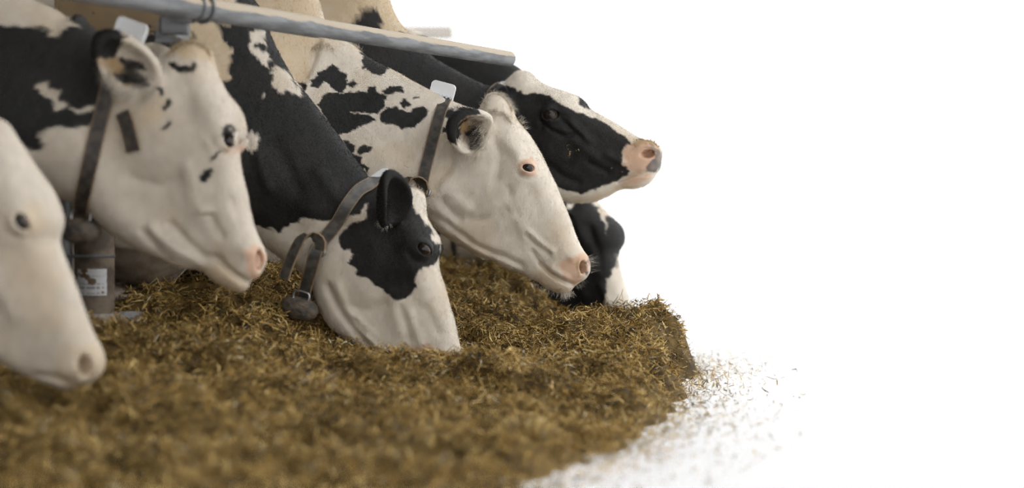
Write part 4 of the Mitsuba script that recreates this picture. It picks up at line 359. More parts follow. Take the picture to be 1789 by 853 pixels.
    'E': {'origin': [0.2424,6.8],'yaw': -12,'seed': 5,'outline': [[-0.6757,1.4647],[-0.6286,1.3728],[-0.6004,1.3359],[-0.5441,1.2769],[-0.4936,1.2344],[-0.4321,1.1991],[-0.3671,1.1657],[-0.3208,1.1471],[-0.2838,1.1467],[-0.2598,1.168],[-0.2322,1.191],[-0.2083,1.1943],[-0.1863,1.185],[-0.1648,1.1632],[-0.1357,1.1467],[-0.1065,1.1356],[-0.0558,1.1189],[-0.0311,1.1079],[-0.0129,1.0898],[-0.0002,1.0718],[0.0325,1.0536],[0.0903,1.021],[0.1336,0.994],[0.1617,0.9778],[0.1974,0.9704],[0.2117,0.9596],[0.2279,0.94],[0.227,0.9134],[0.2225,0.885],[0.2118,0.8673],[0.2029,0.8531],[0.1903,0.8389],[0.169,0.8272],[0.1402,0.8202],[0.1085,0.8202],[0.0869,0.8133],[0.0543,0.7955],[0.0109,0.7795],[-0.0546,0.7778],[-0.1276,0.7931],[-0.2009,0.822],[-0.2746,0.8438],[-0.3301,0.8476],[-0.4229,0.8261],[-0.5351,0.7864],[-0.6292,0.7226],[-0.7049,0.6403],[-0.7809,0.6034],[-0.8257,0.5434],[-1.1257,0.5134],[-1.5257,0.5334],[-1.8757,0.6134],[-2.1257,0.7134],[-2.2757,0.8634],[-2.3057,1.0947],[-2.2257,1.3147],[-1.9957,1.4447],[-1.7757,1.4647],[-1.4257,1.4297],[-0.9757,1.4447]],'poll': [-0.223,1.1927],'nose': [0.227,0.9134],'fat': 1,'dark': 0.12,'white': (0.595,0.535,0.45),'width': [(-0.3485,1.0752,0.11,0.15),(-0.3486,0.9307,0.13,0.17),(-0.4601,1.1307,0.12,0.17),(-0.4975,0.9316,0.15,0.2),(-0.5723,1.1865,0.14,0.2),(-0.6102,0.914,0.18,0.22),(-0.6665,1.2059,0.17,0.2),(-0.7612,1.1524,0.22,0.22),(-0.7616,0.8232,0.22,0.24),(-0.7257,1.3,0.13,0.2),(-0.7757,1.0,0.25,0.28),(-0.8757,0.75,0.25,0.25),(-1.1757,1.25,0.24,0.25),(-1.2757,0.95,0.275,0.32),(-1.2757,0.65,0.25,0.28),(-1.7757,1.25,0.23,0.25),(-1.7757,0.95,0.27,0.3),(-1.7757,0.7,0.26,0.25),(-2.1757,1.2,0.2,0.2),(-2.1757,0.95,0.22,0.22)],'relief': [(0.012,0.045,[[-0.1067,1.0489]]),(-0.01,0.035,[[-0.1553,1.1008],[-0.1159,1.0639]]),(0.006,0.018,[[-0.0365,0.971],[0.0389,0.9117]]),(-0.006,0.014,[[-0.0369,0.9401],[-0.0548,0.9013],[-0.1097,0.873]]),(0.007,0.05,[[-0.1178,0.9404]]),(-0.006,0.02,[[-0.2332,0.8749],[-0.2683,0.959],[-0.2528,1.0242]]),(-0.005,0.02,[[-0.0148,1.0261],[0.0337,0.9835]]),(-0.0078,0.007,[[-0.1369,1.03],[-0.1057,1.0048],[-0.065,0.9834],[-0.0383,0.9868]]),(0.0078,0.012,[[-0.1185,1.012],[-0.0643,1.001]]),(-0.0065,0.008,[[-0.0774,1.0414],[-0.0462,1.0114],[-0.0123,0.9797]]),(0.0078,0.012,[[-0.0372,1.0184],[0.0134,0.971]]),(-0.0156,0.0055,[[0.094,0.8457],[0.1248,0.858],[0.1555,0.8667],[0.2129,0.869]]),(0.0078,0.012,[[0.1617,0.953],[0.204,0.9532]]),(-0.0065,0.012,[[-0.1135,0.8921],[-0.0701,0.8566],[-0.0262,0.8423]]),(0.0156,0.02,[[-0.0123,1.0846]]),(-0.0065,0.01,[[0.0107,0.9006],[0.0628,0.874]]),(0.0065,0.012,[[0.0644,0.9269],[0.1173,0.9003]]),(-0.004,0.009899999999999999,[[-0.1386,1.0798],[-0.1111,1.0915],[-0.0816,1.0846]]),(-0.004,0.011,[[-0.1315,1.0109],[-0.1022,1.0051],[-0.0727,1.0192]]),(-0.003,0.0088,[[-0.0793,1.0517],[-0.053,1.0433]])],'holes': [([0.1903,-0.0525,0.9282],[[0.9988,0.0,0.0499],[-0.0499,-0.0331,0.9982],[0.0017,-0.9995,-0.033]],(0.021,0.014,0.05)),([0.1903,0.0525,0.9282],[[0.9988,-0.0,0.0499],[-0.0499,0.0331,0.9982],[0.0017,0.9995,-0.033]],(0.021,0.014,0.05))],'ears': [{'base': [-0.2478,-0.09,1.1092],'tip': [-0.2851,-0.2,1.0654],'face': (0.4,-0.9,-0.2),'width': 0.11,'thick': 0.03,'curl': 0.5,'bend': 0,'paint': ''},{'base': [-0.2478,0.09,1.1092],'tip': [-0.2851,0.2,1.0654],'face': [0.4,0.9,-0.2],'width': 0.11,'thick': 0.03,'curl': 0.5,'bend': 0,'paint': ''}],'limbs': [([-1.0657,-0.15,0.85],[-1.0357,-0.145,0.4],0.1,0.056),([-1.0357,-0.145,0.4],[-1.0457,-0.145,0.1],0.056,0.038),([-1.0457,-0.145,0.1],[-1.0157,-0.145,0.035],0.04,0.052),([-2.2557,-0.17,0.95],[-2.1757,-0.18,0.66],0.16,0.085),([-2.1757,-0.18,0.66],[-2.3757,-0.17,0.46],0.085,0.052),([-2.3757,-0.17,0.46],[-2.3557,-0.17,0.1],0.052,0.038),([-2.3557,-0.17,0.1],[-2.3157,-0.17,0.035],0.04,0.052),([-1.0057,0.15,0.85],[-0.9757,0.145,0.4],0.1,0.056),([-0.9757,0.145,0.4],[-0.9857,0.145,0.1],0.056,0.038),([-0.9857,0.145,0.1],[-0.9557,0.145,0.035],0.04,0.052),([-2.1957,0.17,0.95],[-2.1157,0.18,0.66],0.16,0.085),([-2.1157,0.18,0.66],[-2.3157,0.17,0.46],0.085,0.052),([-2.3157,0.17,0.46],[-2.2957,0.17,0.1],0.052,0.038),([-2.2957,0.17,0.1],[-2.2557,0.17,0.035],0.04,0.052)],'eye': {'at': [-0.1058,-0.0921,1.0487],'r': 0.022,'slit': [0.9947,0.1025]},'marks': [('black',[[-0.8598,1.3047],[-0.6905,1.3065],[-0.5898,1.3143],[-0.5441,1.295],[-0.4228,1.2207],[-0.293,1.1468],[-0.252,1.145],[-0.2319,1.1443],[-0.2177,1.1349],[-0.1967,1.1201],[-0.1606,1.1162],[-0.0975,1.106],[-0.074,1.0893],[-0.0517,1.0748],[-0.0258,1.0609],[0.0088,1.0512],[0.0265,1.0405],[0.0625,1.0229],[0.0856,1.0161],[0.1015,0.9979],[0.1093,0.9871],[0.1409,0.9674],[0.1405,0.9602],[0.118,0.9443],[0.1143,0.9232],[0.1088,0.8949],[0.1273,0.8879],[0.1339,0.8703],[0.1289,0.8634],[0.0961,0.8501],[0.0688,0.8359],[0.026,0.8166],[-0.0237,0.8078],[-0.0448,0.8113],[-0.0621,0.8175],[-0.0901,0.8264],[-0.2245,0.8535],[-0.3301,0.8223],[-0.5351,0.75],[-0.7928,0.5856],[-0.8639,0.5884]]),('tan',[[-0.9133,1.5395],[-0.6851,1.5341],[-0.5723,1.3136],[-0.6772,1.2135],[-0.8497,1.213]]),('black',[[-0.7395,1.3333],[-0.7196,1.3701],[-0.6881,1.3876],[-0.6647,1.3814],[-0.6507,1.3598],[-0.6437,1.3072],[-0.7379,1.306]]),('white',[[-0.2635,1.1482],[-0.2562,1.1571],[-0.2377,1.1605],[-0.2322,1.173],[-0.2193,1.1944],[-0.201,1.1996],[-0.1643,1.1632],[-0.082,1.1299],[-0.0274,1.106],[0.0035,1.0682],[0.0542,1.0445],[0.166,0.9777],[0.1336,0.9691],[0.0939,0.9996],[0.0542,1.0249],[-0.002,1.0522],[-0.0419,1.0633],[-0.0711,1.0797],[-0.1149,1.1106],[-0.1753,1.1202],[-0.212,1.1242],[-0.2322,1.1389]]),('black',[[-0.0311,1.1115],[-0.022,1.0827],[0.0016,1.0664],[0.0107,1.0717],[-0.0183,1.1167]]),('pink',[[0.1215,0.9408],[0.1421,0.962],[0.1712,0.9695],[0.2002,0.9682],[0.227,0.9418],[0.2199,0.8779],[0.1537,0.8686],[0.1343,0.8738],[0.1147,0.9001]]),('pink',[[0.1232,0.8528],[0.1597,0.8615],[0.202,0.8634],[0.1981,0.8528],[0.1497,0.835],[0.1178,0.8351]]),('grey',[[0.1837,0.9492],[0.2049,0.9513],[0.2305,0.9382],[0.2288,0.8921],[0.2163,0.869],[0.1861,0.872],[0.1951,0.9018],[0.2101,0.9124],[0.2054,0.9388]]),('ochre',[[0.1387,0.962],[0.1624,0.9813],[0.2019,0.9704],[0.2217,0.9486],[0.2049,0.9513],[0.1793,0.9583],[0.1575,0.9511]]),('stain',[[-0.0465,0.7945],[0.0425,0.8069],[0.1142,0.8351],[0.1662,0.8316],[0.1175,0.8106],[0.0362,0.7822],[-0.0364,0.7715]])],'tufts': [('eyelashes',[[-0.1386,-0.092,1.0547],[-0.1239,-0.0937,1.0669],[-0.1047,-0.0994,1.07],[-0.0893,-0.1046,1.0608]],(0.45,-0.8,0.1),0.2,0.008,0.014,0.5,60,(0.012,0.011,0.01),(0.03,0.028,0.025)),('feed_crumbs',[[-0.0533,-0.0855,0.9588],[-0.0496,-0.0764,0.9413],[-0.0523,-0.0717,0.9273],[-0.0546,-0.0687,0.9167]],(0.1,-0.1,-0.9),0.5,0.006,0.014,0.0,16,(0.45,0.27,0.1),(0.55,0.36,0.15)),('feed_crumbs',[[-0.025,-0.0831,0.9551],[-0.0195,-0.0739,0.9341],[0.0672,-0.0559,0.9023],[0.0894,-0.0492,0.874],[0.1166,-0.0509,0.8809]],(0.3,-0.1,-0.5),0.8,0.003,0.007,0.0,22,(0.35,0.25,0.13),(0.5,0.36,0.2)),('feed_crumbs',[[0.145,-0.0502,0.9656],[0.163,-0.0281,0.9733],[0.1844,-0.0276,0.9696],[0.2051,-0.0223,0.9626],[0.2194,-0.0223,0.9483]],(0.3,-0.2,0.3),0.9,0.004,0.01,0.0,130,(0.2,0.14,0.05),(0.45,0.32,0.12)),('feed_crumbs',[[0.1356,-0.0586,0.9407],[0.1318,-0.057,0.909],[0.142,-0.0534,0.8914]],(0.3,-0.2,0.3),0.9,0.003,0.006,0.0,14,(0.2,0.14,0.05),(0.35,0.25,0.12))],'region': [[-1.0286,1.5789],[0.3048,1.5462],[0.306,0.5195],[-1.0304,0.51]],'fine': [-0.33,0.2433,0.7589,1.2194],'fine_y': 0.17,'collar': [[-0.2801,-0.0424,1.1407],[-0.2916,-0.0567,1.1293],[-0.2978,-0.0782,1.1068],[-0.3036,-0.1014,1.0523],[-0.3112,-0.1001,0.9813],[-0.3146,-0.101,0.9102],[-0.3232,-0.0714,0.8662]],'tag': [[-0.2758,-0.02,1.1436]]},
    'F': {'origin': [0.2444,7.4],'yaw': -24,'seed': 6,'outline': [[-0.6635,1.399],[-0.5962,1.3605],[-0.496,1.3174],[-0.3641,1.2936],[-0.2448,1.2467],[-0.1697,1.1623],[-0.1227,1.0243],[-0.0845,0.8967],[-0.0422,0.8476],[-0.0,0.822],[0.0461,0.783],[0.0628,0.7636],[0.094,0.7326],[0.1293,0.6997],[0.1397,0.6688],[0.1377,0.6418],[0.1191,0.6107],[0.1191,0.5836],[0.1232,0.5682],[0.1378,0.5219],[0.1523,0.4796],[0.1668,0.4412],[0.1812,0.3912],[0.1751,0.3447],[0.1359,0.3168],[0.0631,0.3228],[-0.0208,0.3599],[-0.0907,0.4074],[-0.1439,0.4398],[-0.1738,0.4707],[-0.1953,0.5098],[-0.2125,0.5628],[-0.2383,0.5922],[-0.2881,0.6016],[-0.3533,0.5951],[-0.4301,0.5785],[-0.5008,0.5579],[-0.5632,0.5291],[-0.8135,0.5237],[-1.1135,0.4937],[-1.5135,0.5137],[-1.8635,0.5937],[-2.1135,0.6937],[-2.2635,0.8437],[-2.2935,1.029],[-2.2135,1.249],[-1.9835,1.379],[-1.7635,1.399],[-1.4135,1.364],[-0.9635,1.379]],'poll': [-0.0421,0.8437],'nose': [0.1792,0.3738],'fat': 1,'dark': 0.12,'white': (0.595,0.535,0.45),'width': [(-0.2125,0.9863,0.11,0.15),(-0.2556,0.7895,0.13,0.17),(-0.3642,1.0874,0.14,0.2),(-0.3861,0.8295,0.18,0.2),(-0.5406,1.0906,0.2,0.22),(-0.563,0.7901,0.22,0.24),(-0.7135,1.3,0.13,0.2),(-0.7635,1.0,0.25,0.28),(-0.8635,0.75,0.25,0.25),(-1.1635,1.25,0.24,0.25),(-1.2635,0.95,0.275,0.32),(-1.2635,0.65,0.25,0.28),(-1.7635,1.25,0.23,0.25),(-1.7635,0.95,0.27,0.3),(-1.7635,0.7,0.26,0.25),(-2.1635,1.2,0.2,0.2),(-2.1635,0.95,0.22,0.22)],'relief': [(0.012,0.045,[[-0.0239,0.696]]),(-0.01,0.035,[[-0.0354,0.732],[-0.0227,0.6806]]),(0.006,0.018,[[-0.0069,0.5617],[0.0235,0.4727]]),(-0.006,0.014,[[-0.0238,0.5366],[-0.0591,0.5142],[-0.1194,0.5202]]),(0.007,0.05,[[-0.0901,0.58]]),(-0.006,0.02,[[-0.2201,0.5877],[-0.2041,0.6756],[-0.1565,0.7209]]),(-0.005,0.02,[[0.0404,0.5955],[0.0575,0.5347]]),(-0.0078,0.012,[[0.0598,0.6925],[0.0852,0.6157],[0.0913,0.5579]]),(0.0104,0.02,[[-0.0038,0.7307],[0.0408,0.6541]]),(-0.0065,0.012,[[-0.0972,0.5364],[-0.0398,0.4592]]),(0.0078,0.015,[[0.0885,0.5],[0.1172,0.4426]]),(-0.004,0.00855,[[-0.0077,0.7309],[0.0097,0.7118],[0.0125,0.6858]]),(-0.004,0.0095,[[-0.0619,0.7054],[-0.0582,0.6799],[-0.0383,0.6598]]),(-0.003,0.0076,[[-0.0137,0.6746],[-0.013,0.6507]])],'holes': [([0.1544,-0.0461,0.3659],[[0.0,0.0,1.0],[-0.8336,-0.5524,0.0],[0.5524,-0.8336,0.0]],(0.018,0.013,0.05)),([0.1544,0.0461,0.3659],[[0.0,-0.0,1.0],[-0.8336,0.5524,0.0],[0.5524,0.8336,0.0]],(0.018,0.013,0.05))],'ears': [{'base': [-0.0363,-0.09,0.7982],'tip': [-0.0712,-0.18,0.7596],'face': (0.4,-0.9,-0.2),'width': 0.11,'thick': 0.03,'curl': 0.5,'bend': 0,'paint': ''},{'base': [-0.0363,0.09,0.7982],'tip': [-0.0712,0.18,0.7596],'face': [0.4,0.9,-0.2],'width': 0.11,'thick': 0.03,'curl': 0.5,'bend': 0,'paint': ''}],'limbs': [([-0.9235,-0.15,0.85],[-0.8935,-0.145,0.4],0.1,0.056),([-0.8935,-0.145,0.4],[-0.9035,-0.145,0.1],0.056,0.038),([-0.9035,-0.145,0.1],[-0.8735,-0.145,0.035],0.04,0.052),([-2.1135,-0.17,0.95],[-2.0335,-0.18,0.66],0.16,0.085),([-2.0335,-0.18,0.66],[-2.2335,-0.17,0.46],0.085,0.052),([-2.2335,-0.17,0.46],[-2.2135,-0.17,0.1],0.052,0.038),([-2.2135,-0.17,0.1],[-2.1735,-0.17,0.035],0.04,0.052),([-0.8635,0.15,0.85],[-0.8335,0.145,0.4],0.1,0.056),([-0.8335,0.145,0.4],[-0.8435,0.145,0.1],0.056,0.038),([-0.8435,0.145,0.1],[-0.8135,0.145,0.035],0.04,0.052),([-2.0535,0.17,0.95],[-1.9735,0.18,0.66],0.16,0.085),([-1.9735,0.18,0.66],[-2.1735,0.17,0.46],0.085,0.052),([-2.1735,0.17,0.46],[-2.1535,0.17,0.1],0.052,0.038),([-2.1535,0.17,0.1],[-2.1135,0.17,0.035],0.04,0.052)],'eye': {'at': [-0.0226,-0.0882,0.6961],'r': 0.019,'slit': [0.4261,-0.9047]},'marks': [('black',[[-0.2989,1.3627],[-0.0422,0.8866],[0.044,0.779],[0.0722,0.7481],[0.0972,0.7135],[0.1168,0.6637],[0.1208,0.6249],[0.117,0.5953],[0.1237,0.5722],[0.1193,0.5346],[0.1056,0.5202],[0.1108,0.4857],[0.0969,0.4403],[0.0716,0.3834],[-0.0419,0.3399],[-0.2556,0.4537],[-0.2441,0.6327],[-0.3477,0.7012],[-0.4843,0.6677],[-0.6074,1.3729]]),('black',[[0.0899,0.7423],[0.1086,0.6939],[0.1128,0.6436],[0.1149,0.6068],[0.1253,0.5914],[0.1666,0.6342],[0.1459,0.7114]]),('black',[[-0.439,0.7109],[-0.3905,0.7109],[-0.4084,0.6717],[-0.4211,0.6421],[-0.4338,0.6021],[-0.4809,0.5401],[-0.5008,0.5399],[-0.4504,0.6121],[-0.4369,0.652],[-0.4472,0.6815]]),('white',[[-0.0234,0.7751],[-0.0058,0.7809],[-0.0072,0.7674],[-0.015,0.7616]])],'tufts': [],'region': [[-0.72,1.4372],[0.3696,1.3977],[0.371,0.2727],[-0.7211,0.2435]],'fine': [-0.2125,0.1916,0.3065,0.8288],'fine_y': 0.15},
}

# ---- materials
def rgb(*c):
    return {"type": "rgb", "value": list(c)}


def noisy(lo, hi, f, stretch=(1, 1, 1)):
    return mikit.proc(lambda p, n, uv: mikit.mix(lo, hi, mikit.smoothstep(0.3, 0.7, mikit.fbm(p.x * f * stretch[0], p.y * f * stretch[1], p.z * f * stretch[2], 4))))


VC = {"type": "mesh_attribute", "name": "vertex_color"}
fur_relief = mikit.proc(lambda p, n, uv: mikit.fbm(p.x * 210, p.y * 210, p.z * 120, 2) * 0.6 + mikit.noise(p.x * 60, p.y * 60, p.z * 35), eps=6e-4)
scene["coat"] = {"type": "bumpmap", "arbitrary": fur_relief, "scale": 0.0011, "bsdf": {"type": "twosided", "bsdf": {"type": "principled", "base_color": VC, "roughness": 0.65, "specular": 0.25, "sheen": 0.08}}}
scene["hair"] = {"type": "twosided", "bsdf": {"type": "principled", "base_color": VC, "roughness": 0.65, "specular": 0.15}}
scene["eye_wet"] = {"type": "principled", "base_color": VC, "roughness": 0.05, "specular": 0.4}
scene["silage"] = {"type": "twosided", "bsdf": {"type": "principled", "base_color": VC, "roughness": 0.75, "specular": 0.2}}
scene["white_concrete"] = {"type": "diffuse", "reflectance": noisy((.88, .88, .875), (.90, .90, .895), 3.0)}
scene["barn_concrete"] = {"type": "diffuse", "reflectance": noisy((.10, .09, .075), (.20, .18, .15), 4.0)}
scene["curb_concrete"] = {"type": "principled", "base_color": noisy((.10, .097, .095), (.21, .205, .20), 14.0), "roughness": 0.85}
scene["dark_boards"] = {"type": "principled", "base_color": noisy((.045, .035, .025), (.09, .07, .05), 6.0, (1, 1, .15)), "roughness": 0.8}
scene["galvanized"] = {"type": "bumpmap", "arbitrary": mikit.proc(lambda p, n, uv: mikit.fbm(p.x * 90, p.y * 90, p.z * 160, 3)), "scale": 0.0008,
                       "bsdf": {"type": "principled", "base_color": noisy((.10, .103, .106), (.18, .185, .19), 38.0, (.30, .30, 1.6)), "roughness": 0.45, "metallic": 0.35}}
# dried feed dust lies in a ragged crust on top of the rail
scene["dusty_pipe"] = {"type": "bumpmap", "arbitrary": mikit.proc(lambda p, n, uv: mikit.fbm(p.x * 90, p.y * 90, p.z * 160, 3)), "scale": 0.0008,
                       "bsdf": {"type": "principled", "roughness": 0.55, "specular": 0.4, "base_color": mikit.proc(lambda p, n, uv: mikit.mix(
                           mikit.mix((.095, .098, .101), (.185, .19, .194), mikit.smoothstep(.3, .7, mikit.fbm(p.x * 11, p.y * 11, p.z * 70, 4))), (.36, .30, .22),
                           mikit.smoothstep(1.2135, 1.2175, p.z + .016 * (mikit.fbm(p.x * 14, p.y * 14, p.z * 120, 4) - .5))))}}
scene["old_galvanized"] = {"type": "principled", "base_color": noisy((.10, .105, .11), (.24, .25, .26), 20.0, (1, 1, .3)), "roughness": 0.6, "metallic": 0.3}
scene["rusty_plate"] = {"type": "principled", "base_color": mikit.proc(lambda p, n, uv: mikit.mix(mikit.mix((.13, .082, .035), (.25, .18, .10), mikit.fbm(p.x * 12, p.y * 12, p.z * 12, 3)), (.05, .032, .018), mikit.smoothstep(.70, .78, mikit.fbm(p.x * 60 + 7, p.y * 60, p.z * 60, 2)))), "roughness": 0.7}
scene["brown_post"] = {"type": "principled", "base_color": noisy((.07, .052, .036), (.17, .13, .092), 25.0), "roughness": 0.7}
scene["leather"] = {"type": "bumpmap", "arbitrary": mikit.proc(lambda p, n, uv: mikit.noise((p.x + p.z) * 700, (p.z - p.x) * 700, p.y * 200)), "scale": 0.0004,
                    "bsdf": {"type": "twosided", "bsdf": {"type": "principled", "base_color": noisy((.022, .018, .015), (.062, .049, .037), 60.0), "roughness": 0.55}}}
scene["grey_leather"] = {"type": "bumpmap", "arbitrary": mikit.proc(lambda p, n, uv: mikit.noise((p.x + p.z) * 700, (p.z - p.x) * 700, p.y * 200)), "scale": 0.0004,
                    "bsdf": {"type": "twosided", "bsdf": {"type": "principled", "base_color": noisy((.050, .047, .043), (.105, .095, .082), 60.0), "roughness": 0.55}}}
scene["leather_edge"] = {"type": "twosided", "bsdf": {"type": "principled", "base_color": rgb(.20, .135, .08), "roughness": 0.7}}
scene["steel"] = {"type": "principled", "base_color": rgb(.34, .34, .35), "roughness": 0.3, "metallic": 0.9}
scene["weight_iron"] = {"type": "bumpmap", "arbitrary": mikit.proc(lambda p, n, uv: mikit.fbm(p.x * 120, p.y * 120, p.z * 120, 3)), "scale": 0.004,
                        "bsdf": {"type": "principled", "base_color": noisy((.028, .027, .026), (.11, .085, .06), 45.0), "roughness": 0.6}}
scene["white_plastic"] = {"type": "principled", "base_color": rgb(.74, .75, .76), "roughness": 0.4, "specular": 0.5}
scene["dirty_label"] = {"type": "twosided", "bsdf": {"type": "principled", "roughness": 0.6, "base_color": mikit.proc(lambda p, n, uv: mikit.mix(
    mikit.mix((.52, .52, .52), (.22, .22, .23), mikit.smoothstep(.55, .75, mikit.noise(p.z * 260, 3.0, mi.Float(1))) * mikit.smoothstep(.25, .45, mikit.noise(p.x * 300, p.z * 20, 5.0))),
    (.13, .085, .045), mikit.smoothstep(.53, .60, mikit.fbm(p.x * 38 + 3, p.y * 20, p.z * 38, 3))))}}
scene["clear_plastic"] = {"type": "principled", "base_color": rgb(.50, .54, .58), "roughness": 0.15, "specular": 0.6}
scene["pale_wall"] = {"type": "diffuse", "reflectance": rgb(.62, .60, .57)}
scene["pale_beam"] = {"type": "diffuse", "reflectance": rgb(.42, .39, .35)}


def put(key, mesh, bsdf, smooth=False, **more):
    scene[key] = mikit.ply(mesh, bsdf, smooth, **more)


def say(key, label, category=None, group=None, kind=None):
    labels[key] = {k: v for k, v in (("label", label), ("category", category), ("group", group), ("kind", kind)) if v}


def box(lo, hi, rz=0.0, about=(0, 0), bevel=0.0):
    lo, hi = np.array(lo, float), np.array(hi, float)
    if bevel:
        pts = np.array([[a, b, c] for a in (0, 1) for b in (0, 1) for c in (0, 1)]) * (hi - lo) + lo
        s = np.sign(pts - (lo + hi) / 2)
        m = trimesh.convex.convex_hull(np.vstack([pts - s * bevel * k for k in ((1, 1, 0), (1, 0, 1), (0, 1, 1))]))
    else:
        m = trimesh.creation.box(extents=hi - lo)
        m.apply_translation((lo + hi) / 2)
    if rz:
        m.apply_transform(trimesh.transformations.rotation_matrix(rz, [0, 0, 1], [about[0], about[1], 0]))
    return m


def tube(path, radius, n=16, closed=False):
    """a round bar along a path, with flat ends"""
    p = np.asarray(path, float)
    r = np.broadcast_to(np.asarray(radius, float), (len(p),))
    t = np.gradient(p, axis=0) if not closed else np.roll(p, -1, 0) - np.roll(p, 1, 0)
    t /= np.linalg.norm(t, axis=1, keepdims=True)
    a = np.cross(t[0], [0, 0, 1] if abs(t[0][2]) < .9 else [1, 0, 0])
    V = []
    for k in range(len(p)):
        a = unit(a - t[k] * (a @ t[k]))
        b = np.cross(t[k], a)
        w = np.arange(n) * 2 * np.pi / n
        V.append(p[k] + r[k] * (np.cos(w)[:, None] * a + np.sin(w)[:, None] * b))
    m = len(p)
    V, F = np.vstack(V), []
    for k in range(m if closed else m - 1):
        for i in range(n):
            q = [k * n + i, k * n + (i + 1) % n, ((k + 1) % m) * n + (i + 1) % n, ((k + 1) % m) * n + i]
            F += [[q[0], q[1], q[2]], [q[0], q[2], q[3]]]
    if not closed:
        V = np.vstack([V, p[:1], p[-1:]])
        c0, c1 = len(V) - 2, len(V) - 1
        for i in range(n):
            F += [[c0, (i + 1) % n, i], [c1, (m - 1) * n + i, (m - 1) * n + (i + 1) % n]]
    return trimesh.Trimesh(V, F, process=False)


def join(ms):
    return trimesh.util.concatenate(ms)


def ribbon(centre, across, normal, width, thick):
    """a strap with a rectangular section: centre line, direction across it, direction out of it"""
    c, a, n = (np.asarray(v, float) for v in (centre, across, normal))
    w = np.broadcast_to(np.asarray(width, float), (len(c),))[:, None] / 2
    sec = [c - a * w, c + a * w, c + a * w + n * thick, c - a * w + n * thick]
    V = np.stack(sec, 1).reshape(-1, 3)
    F = []
    for k in range(len(c) - 1):
        for i in range(4):
            q = [4 * k + i, 4 * k + (i + 1) % 4, 4 * k + 4 + (i + 1) % 4, 4 * k + 4 + i]
            F += [[q[0], q[1], q[2]], [q[0], q[2], q[3]]]
    e = 4 * len(c) - 4
    F += [[0, 2, 1], [0, 3, 2], [e, e + 1, e + 2], [e, e + 2, e + 3]]
    return trimesh.Trimesh(V, F, process=False)


# ---- the setting: the raised white feed alley, the barn floor, back wall and roof behind the cows
RAIL = np.array([-0.725, 4.883])              # a point under the rail
ALONG = np.array([0.394, 0.919])              # direction of the row of cows
CURB = np.array([-1.07, 5.40])
CURB_ALONG = np.array([0.349, 0.937])


def row_box(a0, a1, c0, c1, z0, z1, bevel=0.0, base=CURB):
    m = box((a0, -c1, z0), (a1, -c0, z1), bevel=bevel)
    m.apply_transform(trimesh.transformations.rotation_matrix(math.atan2(CURB_ALONG[1], CURB_ALONG[0]), [0, 0, 1]))
    m.apply_translation([base[0], base[1], 0])
    return m


ALLEY = 0.27
put("floor", join([row_box(-30, 400, 0.12, 300, -0.2, ALLEY), row_box(3.9, 400, -300, 0.12, -0.2, ALLEY)]), "white_concrete")
say("floor", "bright white concrete feed alley in front of the cows", kind="structure")
put("barn_floor", row_box(-5, 3.9, -5, 0.12, -0.2, 0.0), "barn_concrete")
say("barn_floor", "dark concrete barn floor the cows stand on", kind="structure")
put("wall_left", row_box(-5, 3.9, -3.6, -3.45, 0.0, 3.2), "dark_boards")
say("wall_left", "dark boarded back wall of the barn", kind="structure")
put("added_wall", row_box(-2.95, -2.8, -3.45, 0.35, 0.0, 3.2), "dark_boards")  # unseen wall, added to keep light off the two leftmost cows
say("added_wall", "unseen dark boarded wall added beside the nearest cow to shade the left cows", kind="structure")
put("ceiling", join([row_box(-5, 3.9, -3.6, 0.3, 3.2, 3.3), row_box(-5, -0.2, 0.3, 1.9, 3.2, 3.3)]), "dark_boards")  # second slab is added over the near alley to darken the left cows
say("ceiling", "dark barn roof above the cows, its near part extended to shade the left ones", kind="structure")

put("feed_curb", row_box(-2.6, 3.2, -0.09, 0.12, 0.0, 0.50, bevel=0.012), "curb_concrete")
say("feed_curb", "grey concrete curb half buried in feed at the foot of the brown post", "curb")

put("trim_1", box((-7, 16.0, 2.05), (-0.44, 16.5, 2.12)), "pale_beam")
put("trim_1__wall", box((-7, 16.3, 0.0), (-0.62, 16.45, 2.06)), "pale_wall")
say("trim_1", "pale wall and eave of a far barn, just showing above the rail", kind="structure")

# ---- neck rail: a thick galvanized pipe with a thinner one running out of it
RAIL_Z = 1.21


def rail(s, up=0.0, out=0.0):
    p = RAIL + ALONG * s + np.array([ALONG[1], -ALONG[0]]) * out
    return [p[0], p[1], RAIL_Z + up]


def rounded(s0, s1, r, cap=0.02):
    k = np.linspace(0, 1, 5)
    s = np.r_[s0, s1 - cap + cap * np.sin(k * np.pi / 2)]
    return tube([rail(v) for v in s], np.r_[r, r * np.maximum(np.cos(k * np.pi / 2), .55)], 28)


put("neck_rail__pipe", rounded(-1.6, 0.625, 0.0265), "dusty_pipe", 40)
put("neck_rail__inner_pipe", tube([rail(s) for s in (0.55, 1.0, 1.4, 1.815)], 0.0232, 28), "dusty_pipe", 40)
put("neck_rail__sleeve", tube([rail(s) for s in (-0.125, -0.12, 0.018, 0.024)], [0.0265, 0.0285, 0.0285, 0.0265], 28), "dusty_pipe", 40)
for i, s in enumerate((0.022, 0.062)):
    ring = [np.array(rail(s)) + 0.0305 * (math.cos(t) * np.array([ALONG[1], -ALONG[0], 0]) + math.sin(t) * np.array([0, 0, 1])) for t in np.linspace(0, 2 * math.pi, 28, endpoint=False)]
    put("neck_rail__clamp_ring" + ("" if i == 0 else "_001"), tube(ring, 0.0042, 8, closed=True), "galvanized", 40)
say("neck_rail", "galvanized neck rail pipe running above the row of cows", "rail")
say("neck_rail__clamp_ring", "steel clamp ring round the pipe")
say("neck_rail__clamp_ring_001", "steel clamp ring round the pipe")

